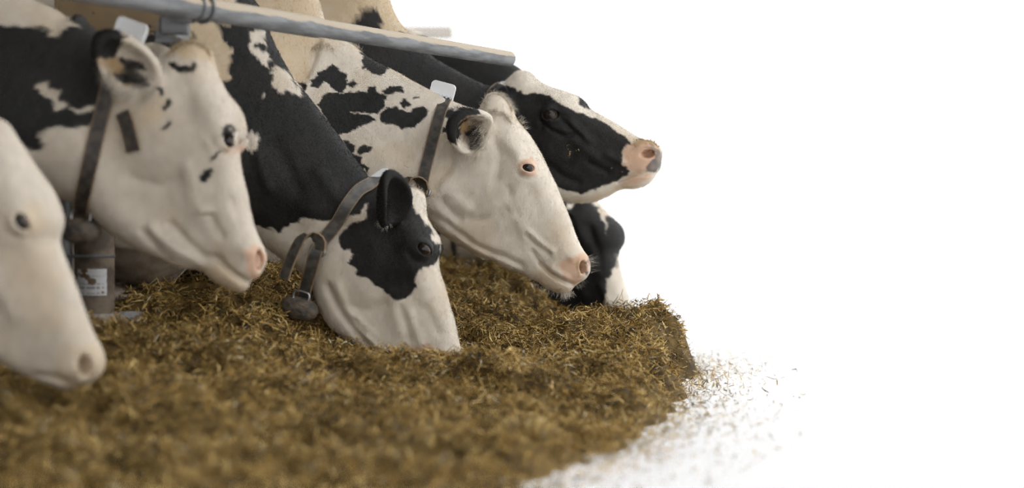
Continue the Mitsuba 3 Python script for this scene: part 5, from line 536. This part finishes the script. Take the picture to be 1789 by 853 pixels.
# ---- the brown post that carries the rail on a plate and a bracket
PX, PY = -1.029, 5.36
put("support_post__post", tube([(PX, PY, z) for z in (0.50, 0.9, 1.40)], 0.049, 24), "brown_post", 40)
put("support_post__mounting_plate", box((-1.112, 5.292, 1.187), (-0.852, 5.31, 1.45), bevel=0.003), "rusty_plate")
put("support_post__bracket", join([box((-0.797, 4.925, 1.150), (-0.731, 4.937, 1.196), bevel=0.004), box((-0.80, 4.932, 1.158), (-0.785, 5.30, 1.190), bevel=0.003), box((-0.87, 5.292, 1.158), (-0.785, 5.31, 1.215), bevel=0.003),
    box((-0.755, 4.88, 1.176), (-0.72, 4.93, 1.186))]), "galvanized")
put("support_post__band", tube([(PX - 0.075 + 0.135 * k, PY - 0.052 - 0.004 * math.sin(math.pi * k), 0.641) for k in np.linspace(0, 1, 12)], 0.004, 8), "old_galvanized", 40)
th = np.linspace(-2.35, -0.75, 20)
sheet = [(PX + 0.0502 * math.cos(t), PY + 0.0502 * math.sin(t)) for t in th]
V = np.array([(x, y, z) for z in (0.545, 0.610) for x, y in sheet])
n = len(sheet)
put("support_post__paper_label", trimesh.Trimesh(V, [f for i in range(n - 1) for f in ([i, i + 1, n + i + 1], [i, n + i + 1, n + i])], process=False), "dirty_label")
say("support_post", "brown post with rusty plate and dirty paper label, behind the leftmost cows", "post")
say("support_post__paper_label", "white paper label smeared with brown dirt")
say("support_post__mounting_plate", "rusty brown steel plate")
say("support_post__bracket", "galvanized steel bracket")
put("stall_post__tube", tube([(-1.098, 5.34, z) for z in (0.48, 0.6, 0.78)], 0.0175, 20), "old_galvanized", 40)
put("stall_post__rim", tube([(-1.098, 5.34, z) for z in (0.776, 0.786)], 0.020, 20), "galvanized", 40)
say("stall_post", "thin grey steel post on the curb beside the brown post", "post")


# ---- the cows
def to_world(c, V):
    y = math.radians(c["yaw"])
    e, n = np.array([math.cos(y), math.sin(y)]), np.array([-math.sin(y), math.cos(y)])
    V = np.asarray(V, float)
    return np.concatenate([np.asarray(c["origin"]) + V[..., :1] * e + V[..., 1:2] * n, V[..., 2:]], -1)


def eyeball(c, key, at, side):
    r = c["eye"]["r"]
    m = trimesh.creation.icosphere(subdivisions=4, radius=1.0)
    v = np.array(m.vertices)
    s = c["eye"]["slit"]
    look = unit([0.25, -1.0, 0.0]) if side < 0 else unit([0.25, 1.0, 0.0])
    d = v @ look
    h = np.hypot(v @ np.array([s[0], 0, s[1]]), (v @ np.array([-s[1], 0, s[0]])) * 1.5)
    iris, pupil = np.array((.022, .014, .010)), np.array((.008, .009, .012))
    col = np.where((h < .42)[:, None], pupil, np.where((h < .92)[:, None], iris, np.array((.10, .075, .06))))
    put(key, trimesh.Trimesh(to_world(c, v * r + at), m.faces, process=False), "eye_wet", True, color=col)


def strands(roots, dirs, length, width, cols, droop=0.0, curl=0.0, sections=3, rng=None):
    """tapering hairs as narrow ribbons; roots, dirs (n, 3), length (n)"""
    n = len(roots)
    t = np.linspace(0, 1, sections + 1)[None, :, None]
    L = length[:, None, None]
    side = np.cross(dirs, rng.normal(size=(n, 3)))
    side /= np.linalg.norm(side, axis=1, keepdims=True)
    c = roots[:, None] + dirs[:, None] * L * t + np.array([0, 0, -1.0]) * droop * L * t**2 * 0.6 + side[:, None] * curl * L * np.sin(t * 2.6) * 0.5
    w = np.cross(dirs, side)[:, None] * (np.broadcast_to(width, (n,))[:, None, None] * (1 - 0.96 * t) / 2)
    P = np.stack([c - w, c + w], 2).reshape(n, -1, 3)
    f = np.array([[2 * k, 2 * k + 1, 2 * k + 3, 2 * k, 2 * k + 3, 2 * k + 2] for k in range(sections)]).reshape(-1, 3)
    F = (np.arange(n)[:, None, None] * (2 * sections + 2) + f).reshape(-1, 3)
    return P.reshape(-1, 3), F, np.repeat(cols, 2 * sections + 2, 0)


def along(line, t):
    line = np.asarray(line, float)
    d = np.r_[0, np.cumsum(np.linalg.norm(np.diff(line, axis=0), axis=1))]
    return np.stack([np.interp(t * d[-1], d, line[:, k]) for k in range(3)], 1)


def grow(name, c, V, T3, cols, count, seed):
    """tufts where the photograph shows long hair, and the short coat on the flank that is seen"""
    rng = np.random.default_rng(seed)
    groups = {}
    for part, line, d, spread, l0, l1, droop, n, ca, cb in c["tufts"]:
        thick = 0.0030 if part == "feed_crumbs" else 0.0009
        root = along(line, rng.uniform(0, 1, n)) + rng.normal(0, .0035 if part != "eyelashes" else .0006, (n, 3)) * [1, .4, 1]
        dd = np.array(d) + rng.normal(0, spread, (n, 3))
        dd /= np.linalg.norm(dd, axis=1, keepdims=True)
        col = np.array(ca) + (np.array(cb) - np.array(ca)) * rng.uniform(0, 1, (n, 1))
        groups.setdefault(part, []).append(strands(root, dd, rng.uniform(l0, l1, n), thick, col, droop, .5 if part == "poll_hair" else .15, 4, rng))
    if count:
        a, b, d = (V[T3[:, k]] for k in range(3))
        nrm = np.cross(b - a, d - a)
        area = np.linalg.norm(nrm, axis=1)
        mid = (a + b + d) / 3
        x0, x1, z0, z1 = c["fine"]
        ok = (nrm[:, 1] < area * 0.25) & (mid[:, 0] > x0 - .45) & (mid[:, 2] > z0) & (mid[:, 2] < z1 + .5)
        nose, eye = np.array(c["nose"]), np.array(c["eye"]["at"])
        ok &= (np.hypot(mid[:, 0] - nose[0], mid[:, 2] - nose[1]) > .085) & (np.linalg.norm(mid - eye, axis=1) > .032)
        pr = np.where(ok, area, 0)
        k = rng.choice(len(T3), count, p=pr / pr.sum())
        u = rng.uniform(0, 1, (count, 2))
        u = np.where(u.sum(1, keepdims=True) > 1, 1 - u, u)
        root = a[k] + (b - a)[k] * u[:, :1] + (d - a)[k] * u[:, 1:]
        nn = nrm[k] / area[k][:, None]
        flow = np.stack([meshkit.noise(root * 7 + 3) - .62, np.zeros(count), meshkit.noise(root * 7 + 9) - .95], 1)
        flow -= nn * (flow * nn).sum(1, keepdims=True)
        flow /= np.linalg.norm(flow, axis=1, keepdims=True) + 1e-9
        dd = flow + nn * rng.uniform(.06, .28, (count, 1)) + rng.normal(0, .22, (count, 3))
        dd /= np.linalg.norm(dd, axis=1, keepdims=True)
        col = cols[T3[k, 0]] * rng.uniform(.90, 1.08, (count, 1))
        groups["coat_hair"] = [strands(root, dd, rng.uniform(.004, .009, count), .0007, col, sections=1, rng=rng)]
    for part, gs in groups.items():
        off = np.cumsum([0] + [len(g[0]) for g in gs])
        P = to_world(c, np.vstack([g[0] for g in gs]))
        put(f"{name}__{part}", trimesh.Trimesh(P, np.vstack([g[1] + o for g, o in zip(gs, off)]), process=False), "hair", False, color=np.vstack([g[2] for g in gs]))
        say(f"{name}__{part}", {"feed_crumbs": "golden crumbs of feed stuck to the face", "coat_hair": "short coat hair"}.get(part, part.replace("_", " ")), kind="stuff")


def make_cow(name, c, fine, label, hairs):
    fl, V, T3 = cow_surface(c, fine)
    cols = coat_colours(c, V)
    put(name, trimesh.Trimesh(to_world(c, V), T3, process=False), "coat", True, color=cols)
    say(name, label, "cow", "dairy cows in a row at the feed")
    at = np.array(c["eye"]["at"])
    eyeball(c, name + "__eye", at, -1)
    eyeball(c, name + "__eye_001", at * [1, -1, 1], 1)
    grow(name, c, V, T3, cols, hairs, c["seed"])
    return fl, V, T3


NAMES = {"A": ("cow", .0055, "white-faced cow cut off at the left, muzzle down in the feed", 0),
         "B": ("cow_001", .0046, "white-headed cow with black-tipped ear and small black spots beside the brown post", 40000),
         "C": ("cow_002", .0038, "black-necked cow with its muzzle buried in the feed", 95000),
         "D": ("cow_003", .0036, "white-faced cow with spotted neck and curly poll in the middle of the row", 100000),
         "E": ("cow_004", .0040, "black-headed cow with white blaze and pink muzzle raised above the others", 55000),
         "F": ("cow_005", .0048, "black-faced cow eating behind the others, partly hidden at the right", 12000)}
BUILT = {}
for k, (name, fine, label, hairs) in NAMES.items():
    BUILT[k] = make_cow(name, COWS[k], fine, label, hairs)


# ---- collars: a leather strap round each neck, with a white tag on the crest and an iron weight below the throat
def rounded_slab(w, h, t, r):
    g = shapely.box(-w / 2 + r, -h / 2 + r, w / 2 - r, h / 2 - r).buffer(r, quad_segs=6)
    m = trimesh.creation.extrude_polygon(g, t, engine="earcut")
    m.apply_translation([0, 0, -t / 2])
    return m


def frame(m, right, up, at):
    """places a mesh made in the xy plane: its x to right, its y to up"""
    right, up = unit(right), np.asarray(up, float)
    up = unit(up - right * (up @ right))
    M = np.eye(4)
    M[:3, 0], M[:3, 1], M[:3, 2], M[:3, 3] = right, up, np.cross(right, up), at
    m = m.copy()
    m.apply_transform(M)
    return m


def cow_mesh(c, m):
    return trimesh.Trimesh(to_world(c, m.vertices), m.faces, process=False)


def strap(c, fl, line, width, gap, thick=0.004):
    """a closed loop lying on the neck: down the near side, up the far side"""
    near = catmull(np.asarray(line), 0.012, closed=False)
    q = near[:, [0, 2]]
    t = np.gradient(q, axis=0)
    t /= np.linalg.norm(t, axis=1, keepdims=True)
    a = np.stack([-t[:, 1], t[:, 0]], 1)
    edge = []
    for s in (-1, 1):
        e = q + a * s * width / 2
        own = -(np.maximum(fl.half(e[:, 0], e[:, 1]), 0) + gap)
        edge.append(np.stack([e[:, 0], 0.25 * own + 0.75 * near[:, 1], e[:, 1]], 1))
    lo, hi = (np.vstack([e, (e * [1, -1, 1])[::-1]]) for e in edge)
    mid = (lo + hi) / 2
    tan = np.roll(mid, -1, 0) - np.roll(mid, 1, 0)
    out = np.cross(hi - lo, tan)
    out /= np.linalg.norm(out, axis=1, keepdims=True)
    out *= np.sign((out * (mid - mid.mean(0))).sum(1, keepdims=True))
    return lo, hi, out


def loop_mesh(lo, hi, out, thick):
    n = len(lo)
    V = np.stack([lo, hi, hi + out * thick, lo + out * thick], 1).reshape(-1, 3)
    F = []
    for k in range(n):
        for i in range(4):
            q = [4 * k + i, 4 * k + (i + 1) % 4, 4 * ((k + 1) % n) + (i + 1) % 4, 4 * ((k + 1) % n) + i]
            F += [[q[0], q[1], q[2]], [q[0], q[2], q[3]]]
    return trimesh.Trimesh(V, F, process=False)


def collar(key, k, label, width, tag=None, weight=None, hide="leather"):
    c, fl = COWS[k], BUILT[k][0]
    lo, hi, out = strap(c, fl, c["collar"], width, 0.004)
    put(key + "__strap", cow_mesh(c, loop_mesh(lo, hi, out, .0045)), hide, 40)
    for j, (a, b) in enumerate(((lo, hi), (hi, lo))):
        d = (b - a) / np.linalg.norm(b - a, axis=1, keepdims=True)
        put(f"{key}__strap__stitched_edge" + ("" if j == 0 else "_001"), cow_mesh(c, loop_mesh(a - d * .0004, a + d * .0018, out, .0050)), "leather_edge", 40)
    if tag:
        at, w, h, tilt, comb = tag
        r, u = [math.cos(tilt), 0, math.sin(tilt)], [-math.sin(tilt), 0, math.cos(tilt)]
        parts = [frame(rounded_slab(w, h, .022, .012), r, u, at)]
        put(key + "__tag", cow_mesh(c, parts[0]), "white_plastic", 40)
        say(key + "__tag", "white plastic tag on the crest of the neck")
        if comb:
            rib = []
            for i in range(6):
                p = np.array(at) + np.array(r) * (i - 2.5) * w * .17 - np.array(u) * h * .36 + np.array([0, -.013, 0])
                rib.append(frame(rounded_slab(.005, h * .42, .012, .0015), r, u, p))
            rib.append(frame(rounded_slab(w * .96, .007, .014, .003), r, u, np.array(at) - np.array(u) * h * .56 + np.array([0, -.010, 0])))
            put(key + "__tag__clip", cow_mesh(c, join(rib)), "clear_plastic", 40)
            say(key + "__tag__clip", "clear ribbed clip")
    if weight:
        at, w, h, tilt = weight
        m = trimesh.creation.icosphere(subdivisions=4, radius=1.0)
        v = np.sign(m.vertices) * np.abs(m.vertices) ** .9
        m = frame(trimesh.Trimesh(v * [w / 2, h / 2, .026], m.faces, process=False), [math.cos(tilt), 0, math.sin(tilt)], [-math.sin(tilt), 0, math.cos(tilt)], at)
        put(key + "__weight", cow_mesh(c, m), "weight_iron", True)
        say(key + "__weight", "dark oval iron weight")
        r, u = np.array([math.cos(tilt), 0, math.sin(tilt)]), np.array([-math.sin(tilt), 0, math.cos(tilt)])
        top = np.array(at) + u * h * .50
        ring = [top + r * x * width * .62 + u * y + np.array([0, -.012, 0]) for x, y in ((-1, -.006), (-1, .008), (-.8, .013), (.8, .013), (1, .008), (1, -.006), (.8, -.010), (-.8, -.010))]
        put(key + "__buckle", cow_mesh(c, tube(catmull(ring, .004), .0035, 8, closed=True)), "steel", True)
        say(key + "__buckle", "steel loop that holds the weight")
    say(key, label, "collar", "leather collars on the cows' necks")


def tongue(key, k, pts, width, ref=(.85, -.45, .2), thick=.0045, hide="leather"):
    """the loose end of a strap"""
    c = COWS[k]
    p = catmull(np.asarray(pts), .008, closed=False)
    t = np.gradient(p, axis=0)
    t /= np.linalg.norm(t, axis=1, keepdims=True)
    ref = np.array(ref)
    a = np.cross(t, np.cross(ref, t))
    a = np.array([unit(x) for x in a])
    n = np.cross(a, t)
    n *= np.sign(-n[:, 1:2] + 1e-6)
    put(key, cow_mesh(c, ribbon(p, a, n, width, thick)), hide, 40)
    for j, s in enumerate((-1, 1)):
        put(f"{key}__stitched_edge" + ("" if j == 0 else "_001"), cow_mesh(c, ribbon(p + a * s * (width / 2 - .0008) - n * .0003, a, n, .0020, thick + .0005)), "leather_edge", 40)
    return p, a, n


def pt(k, key, i=0):
    return np.array(COWS[k][key][i])


def slide(key, k, at, tilt, w):
    c = COWS[k]
    r, u = np.array([math.cos(tilt), -.25, math.sin(tilt)]), np.array([-math.sin(tilt), 0, math.cos(tilt)])
    ring = [np.array(at) + r * x * w / 2 + u * y for x, y in ((-1, -.007), (-1, .007), (-.8, .010), (.8, .010), (1, .007), (1, -.007), (.8, -.010), (-.8, -.010))]
    put(key, cow_mesh(c, tube(catmull(ring, .004), .0038, 8, closed=True)), "steel", True)
    say(key, "steel slide buckle")


collar("collar", "B", "dark leather collar with iron weight, on the white-headed cow by the brown post", .034, (pt("B", "tag"), .070, .060, math.radians(-20), False), (pt("B", "weight"), .094, .062, math.radians(-6)))
tongue("collar__loose_end", "B", COWS["B"]["loop"], .034, (1, -.15, -.15))
collar("collar_001", "C", "grey leather collar with looped end and oval weight, on the cow with its muzzle buried", .032, (pt("C", "tag"), .060, .034, math.radians(34), False), (pt("C", "weight"), .098, .060, math.radians(-14)), "grey_leather")
tongue("collar_001__loose_end", "C", COWS["C"]["loop"], .033, hide="grey_leather")
slide("collar_001__slide", "C", pt("C", "buckle"), math.radians(-20), .036)
collar("collar_002", "D", "dark leather collar with white clip tag, on the white-faced cow in the middle", .032, (pt("D", "tag"), .070, .054, math.radians(-15), True))
tongue("collar_002__loose_end", "D", COWS["D"]["loop"], .030)
slide("collar_002__slide", "D", pt("D", "buckle"), math.radians(-20), .034)
collar("collar_003", "E", "brown leather collar on the black-headed cow, mostly hidden behind the curly poll", .032, (pt("E", "tag"), .036, .022, math.radians(30), False))


# ---- the feed: a heap of chopped silage lying against the curb and thinning out over the white alley
FEED = np.array([(-0.772,3.5,0.286),(-0.549,3.5,0.286),(-0.364,3.5,0.286),(-0.179,3.5,0.286),(-0.014,3.55,0.28),(-0.805,4.4,0.361),(-0.956,4.35,0.365),(-1.127,4.3,0.358),(-0.625,4.8,0.384),(-0.832,4.9,0.422),(-0.454,5.0,0.363),(-0.332,5.15,0.368),(-0.239,5.2,0.37),(-0.109,5.2,0.366),(-0.034,5.3,0.39),(-0.228,5.6,0.319),(-0.154,5.6,0.312),(-0.34,5.5,0.363),(-0.102,6.0,0.365),(-0.43,5.55,0.396),(-0.508,5.6,0.452),(-0.633,5.8,0.518),(-0.688,5.95,0.553),(-0.749,5.75,0.543),(-0.876,5.6,0.526),(-0.978,5.35,0.467),(-0.948,5.5,0.493),(-1.012,4.9,0.409),(-0.803,5.4,0.462),(-0.024,6.4,0.395),(0.072,6.0,0.392),(0.178,6.4,0.402),(0.317,6.5,0.424),(0.42,6.5,0.438),(0.145,5.2,0.349),(0.309,5.2,0.349),(0.176,4.3,0.29),(-0.049,4.2,0.3),(-0.318,4.1,0.311),(-0.627,4.0,0.321),(0.085,7.1,0.399),(0.203,7.3,0.375),(0.371,7.2,0.387),(-0.088,7.5,0.546),(-0.184,7.4,0.543),(0.011,7.4,0.529),(0.067,7.2,0.505),(-0.358,7.0,0.502),(-0.449,6.7,0.556),(-0.046,7.1,0.474),(-0.135,6.9,0.46),(-0.214,7.1,0.523),(0.239,8.6,0.506),(0.344,8.4,0.445)])
EDGE = np.array([(2.6, -.30), (3.3, -.18), (3.6, -.05), (3.9, .04), (4.3, .16), (4.8, .26), (5.2, .31), (5.8, .39), (6.5, .49), (7.0, .50), (7.3, .44), (7.8, .25), (8.5, .05), (9.5, -.1)])
feed_fit = RBFInterpolator(FEED[:, :2], FEED[:, 2], kernel="thin_plate_spline", smoothing=4e-4)
grid_x, grid_y = np.linspace(-2.2, 1.2, 171), np.linspace(2.6, 9.8, 361)
GX, GY = np.meshgrid(grid_x, grid_y, indexing="ij")
feed_base = np.clip(feed_fit(np.stack([GX.ravel(), GY.ravel()], 1)).reshape(GX.shape), 0.22, 0.60)


def feed_reach(x, y):
    """how far beyond the edge of the heap, in metres (negative on the heap)"""
    w = meshkit.fbm(np.stack([x * 5, y * 5, x * 0], -1), 3, 11) - 0.5
    return np.maximum(x - np.interp(y, EDGE[:, 0], EDGE[:, 1]) + w * 0.12, np.maximum(y - 9.2, 2.95 - y))


def feed_height(x, y):
    b = map_coordinates(feed_base, [(x - grid_x[0]) / (grid_x[1] - grid_x[0]), (y - grid_y[0]) / (grid_y[1] - grid_y[0])], order=1, mode="nearest")
    t = np.clip((feed_reach(x, y) + 0.06) / 0.14, 0, 1)
    k = 1 - t * t * (3 - 2 * t)
    p = np.stack([x, y, x * 0 + 3], -1)
    lumps = (meshkit.fbm(p * 6, 2, 3) - .5) * .085 + (meshkit.fbm(p * 19, 2, 5) - .5) * .070 + (meshkit.fbm(p * 85, 2, 6) - .5) * .016
    z = ALLEY - 0.012 + (b - ALLEY + 0.012) * k + lumps * (0.15 + 0.85 * k)
    c = (x - CURB[0]) * CURB_ALONG[1] - (y - CURB[1]) * CURB_ALONG[0]
    return z, c


def lattice(n0, n1):
    i = np.arange(n0 * n1).reshape(n0, n1)
    return np.vstack([np.stack([i[:-1, :-1], i[1:, :-1], i[1:, 1:]], -1).reshape(-1, 3), np.stack([i[:-1, :-1], i[1:, 1:], i[:-1, 1:]], -1).reshape(-1, 3)])


rng = np.random.default_rng(7)
na, nc = 480, 190
AA, CC = np.meshgrid(np.linspace(-2.7, 4.6, na), np.linspace(0, 1, nc), indexing="ij")
yy = CURB[1] + CURB_ALONG[1] * AA
cmax = (np.interp(yy, EDGE[:, 0], EDGE[:, 1]) + 0.32 - (CURB[0] + CURB_ALONG[0] * AA)) / CURB_ALONG[1] + 0.1
CC = -0.02 + CC * (cmax + 0.02)
px_ = CURB[0] + CURB_ALONG[0] * AA + CURB_ALONG[1] * CC
py_ = CURB[1] + CURB_ALONG[1] * AA - CURB_ALONG[0] * CC
fz, fc = feed_height(px_, py_)
fz = np.where(fc < 0.09, np.minimum(fz, 0.492 + np.clip(fc, 0, .09) * 1.5), fz)
FV = np.stack([px_, py_, fz], -1).reshape(-1, 3)
shade = meshkit.fbm(FV * 30, 3, 2)[:, None]
put("feed_pile", trimesh.Trimesh(FV, lattice(na, nc), process=False), "silage", True,
    color=np.array((.030, .019, .006)) + (np.array((.17, .108, .033)) - np.array((.030, .019, .006))) * np.clip((shade - .3) * 2.2, 0, 1))
say("feed_pile", "heap of golden brown chopped silage the cows are eating from", "feed", kind="stuff")

N = 400000
fy = rng.uniform(3.0, 9.2, N)
fx = -0.25 * fy - 0.05 + rng.uniform(0, 1, N) * (np.interp(fy, EDGE[:, 0], EDGE[:, 1]) + 0.45 + 0.25 * fy)
fz, fc = feed_height(fx, fy)
reach = feed_reach(fx, fy)
keep = rng.uniform(0, 1, N) < np.where(reach < -0.02, 1.0, np.exp(-(reach + 0.02) / 0.075)) * np.where(fy > 7.6, .35, np.where(fy < 4.2, .55, .85))
keep &= (fc > 0.03) & ((fc > 0.09) | (fz > 0.47))
fx, fy, fz, reach = fx[keep][:235000], fy[keep][:235000], fz[keep][:235000], reach[keep][:235000]
n = len(fx)
scale = np.where(reach > .03, .7, 1.0)
kind = rng.uniform(0, 1, n)
length = np.where(kind < .55, rng.uniform(.012, .036, n), np.where(kind < .93, rng.uniform(.008, .018, n), rng.uniform(.03, .065, n)))
width = np.where(kind < .55, rng.uniform(.0022, .0055, n), np.where(kind < .93, rng.uniform(.0015, .004, n), rng.uniform(.0015, .003, n)))
length, width = length * scale, width * scale
clump = meshkit.noise(np.stack([fx * 16, fy * 16, fz * 16], -1), 9)
yaw = rng.uniform(0, 2 * np.pi, n)
pitch = rng.normal(0, .42, n)
roll = rng.normal(0, .7, n)
ax = np.stack([np.cos(yaw) * np.cos(pitch), np.sin(yaw) * np.cos(pitch), np.sin(pitch)], 1)
side = np.stack([-np.sin(yaw), np.cos(yaw), 0 * yaw], 1)
upv = np.cross(ax, side)
side, upv = side * np.cos(roll)[:, None] + upv * np.sin(roll)[:, None], upv * np.cos(roll)[:, None] - side * np.sin(roll)[:, None]
onfloor = reach > 0.06
lift = np.where(onfloor, .003, rng.uniform(-.004, .022, n)) + np.abs(np.sin(pitch)) * length * .35
centre = np.stack([fx, fy, np.maximum(fz, ALLEY + .001) + lift], 1)
bend = (rng.normal(0, .18, n) * length)[:, None] * upv
hl, hw = (length / 2)[:, None] * ax, (width / 2)[:, None] * side
P = np.stack([centre - hl - hw * .6, centre - hl + hw * .6, centre + bend - hw, centre + bend + hw, centre + hl - hw * .35, centre + hl + hw * .35], 1)
tone = np.clip(rng.normal(.42, .27, n) + (clump - .5) * .9, 0, 1)[:, None]
dark, mid, pale = np.array((.065, .040, .010)), np.array((.345, .218, .064)), np.array((.58, .43, .18))
col = np.where(tone < .5, dark + (mid - dark) * tone * 2, mid + (pale - mid) * (tone - .5) * 2)
odd = rng.uniform(0, 1, n)[:, None]
col = np.where(odd < .03, np.array((.52, .45, .31)), np.where(odd > .965, np.array((.040, .036, .034)), col))
put("feed_pile__chopped_stalks", trimesh.Trimesh(P.reshape(-1, 3), (np.arange(n)[:, None, None] * 6 + np.array([[0, 1, 3], [0, 3, 2], [2, 3, 5], [2, 5, 4]])).reshape(-1, 3), process=False), "silage", False, color=np.repeat(col, 6, 0))
say("feed_pile__chopped_stalks", "loose chopped leaves and stalks", kind="stuff")
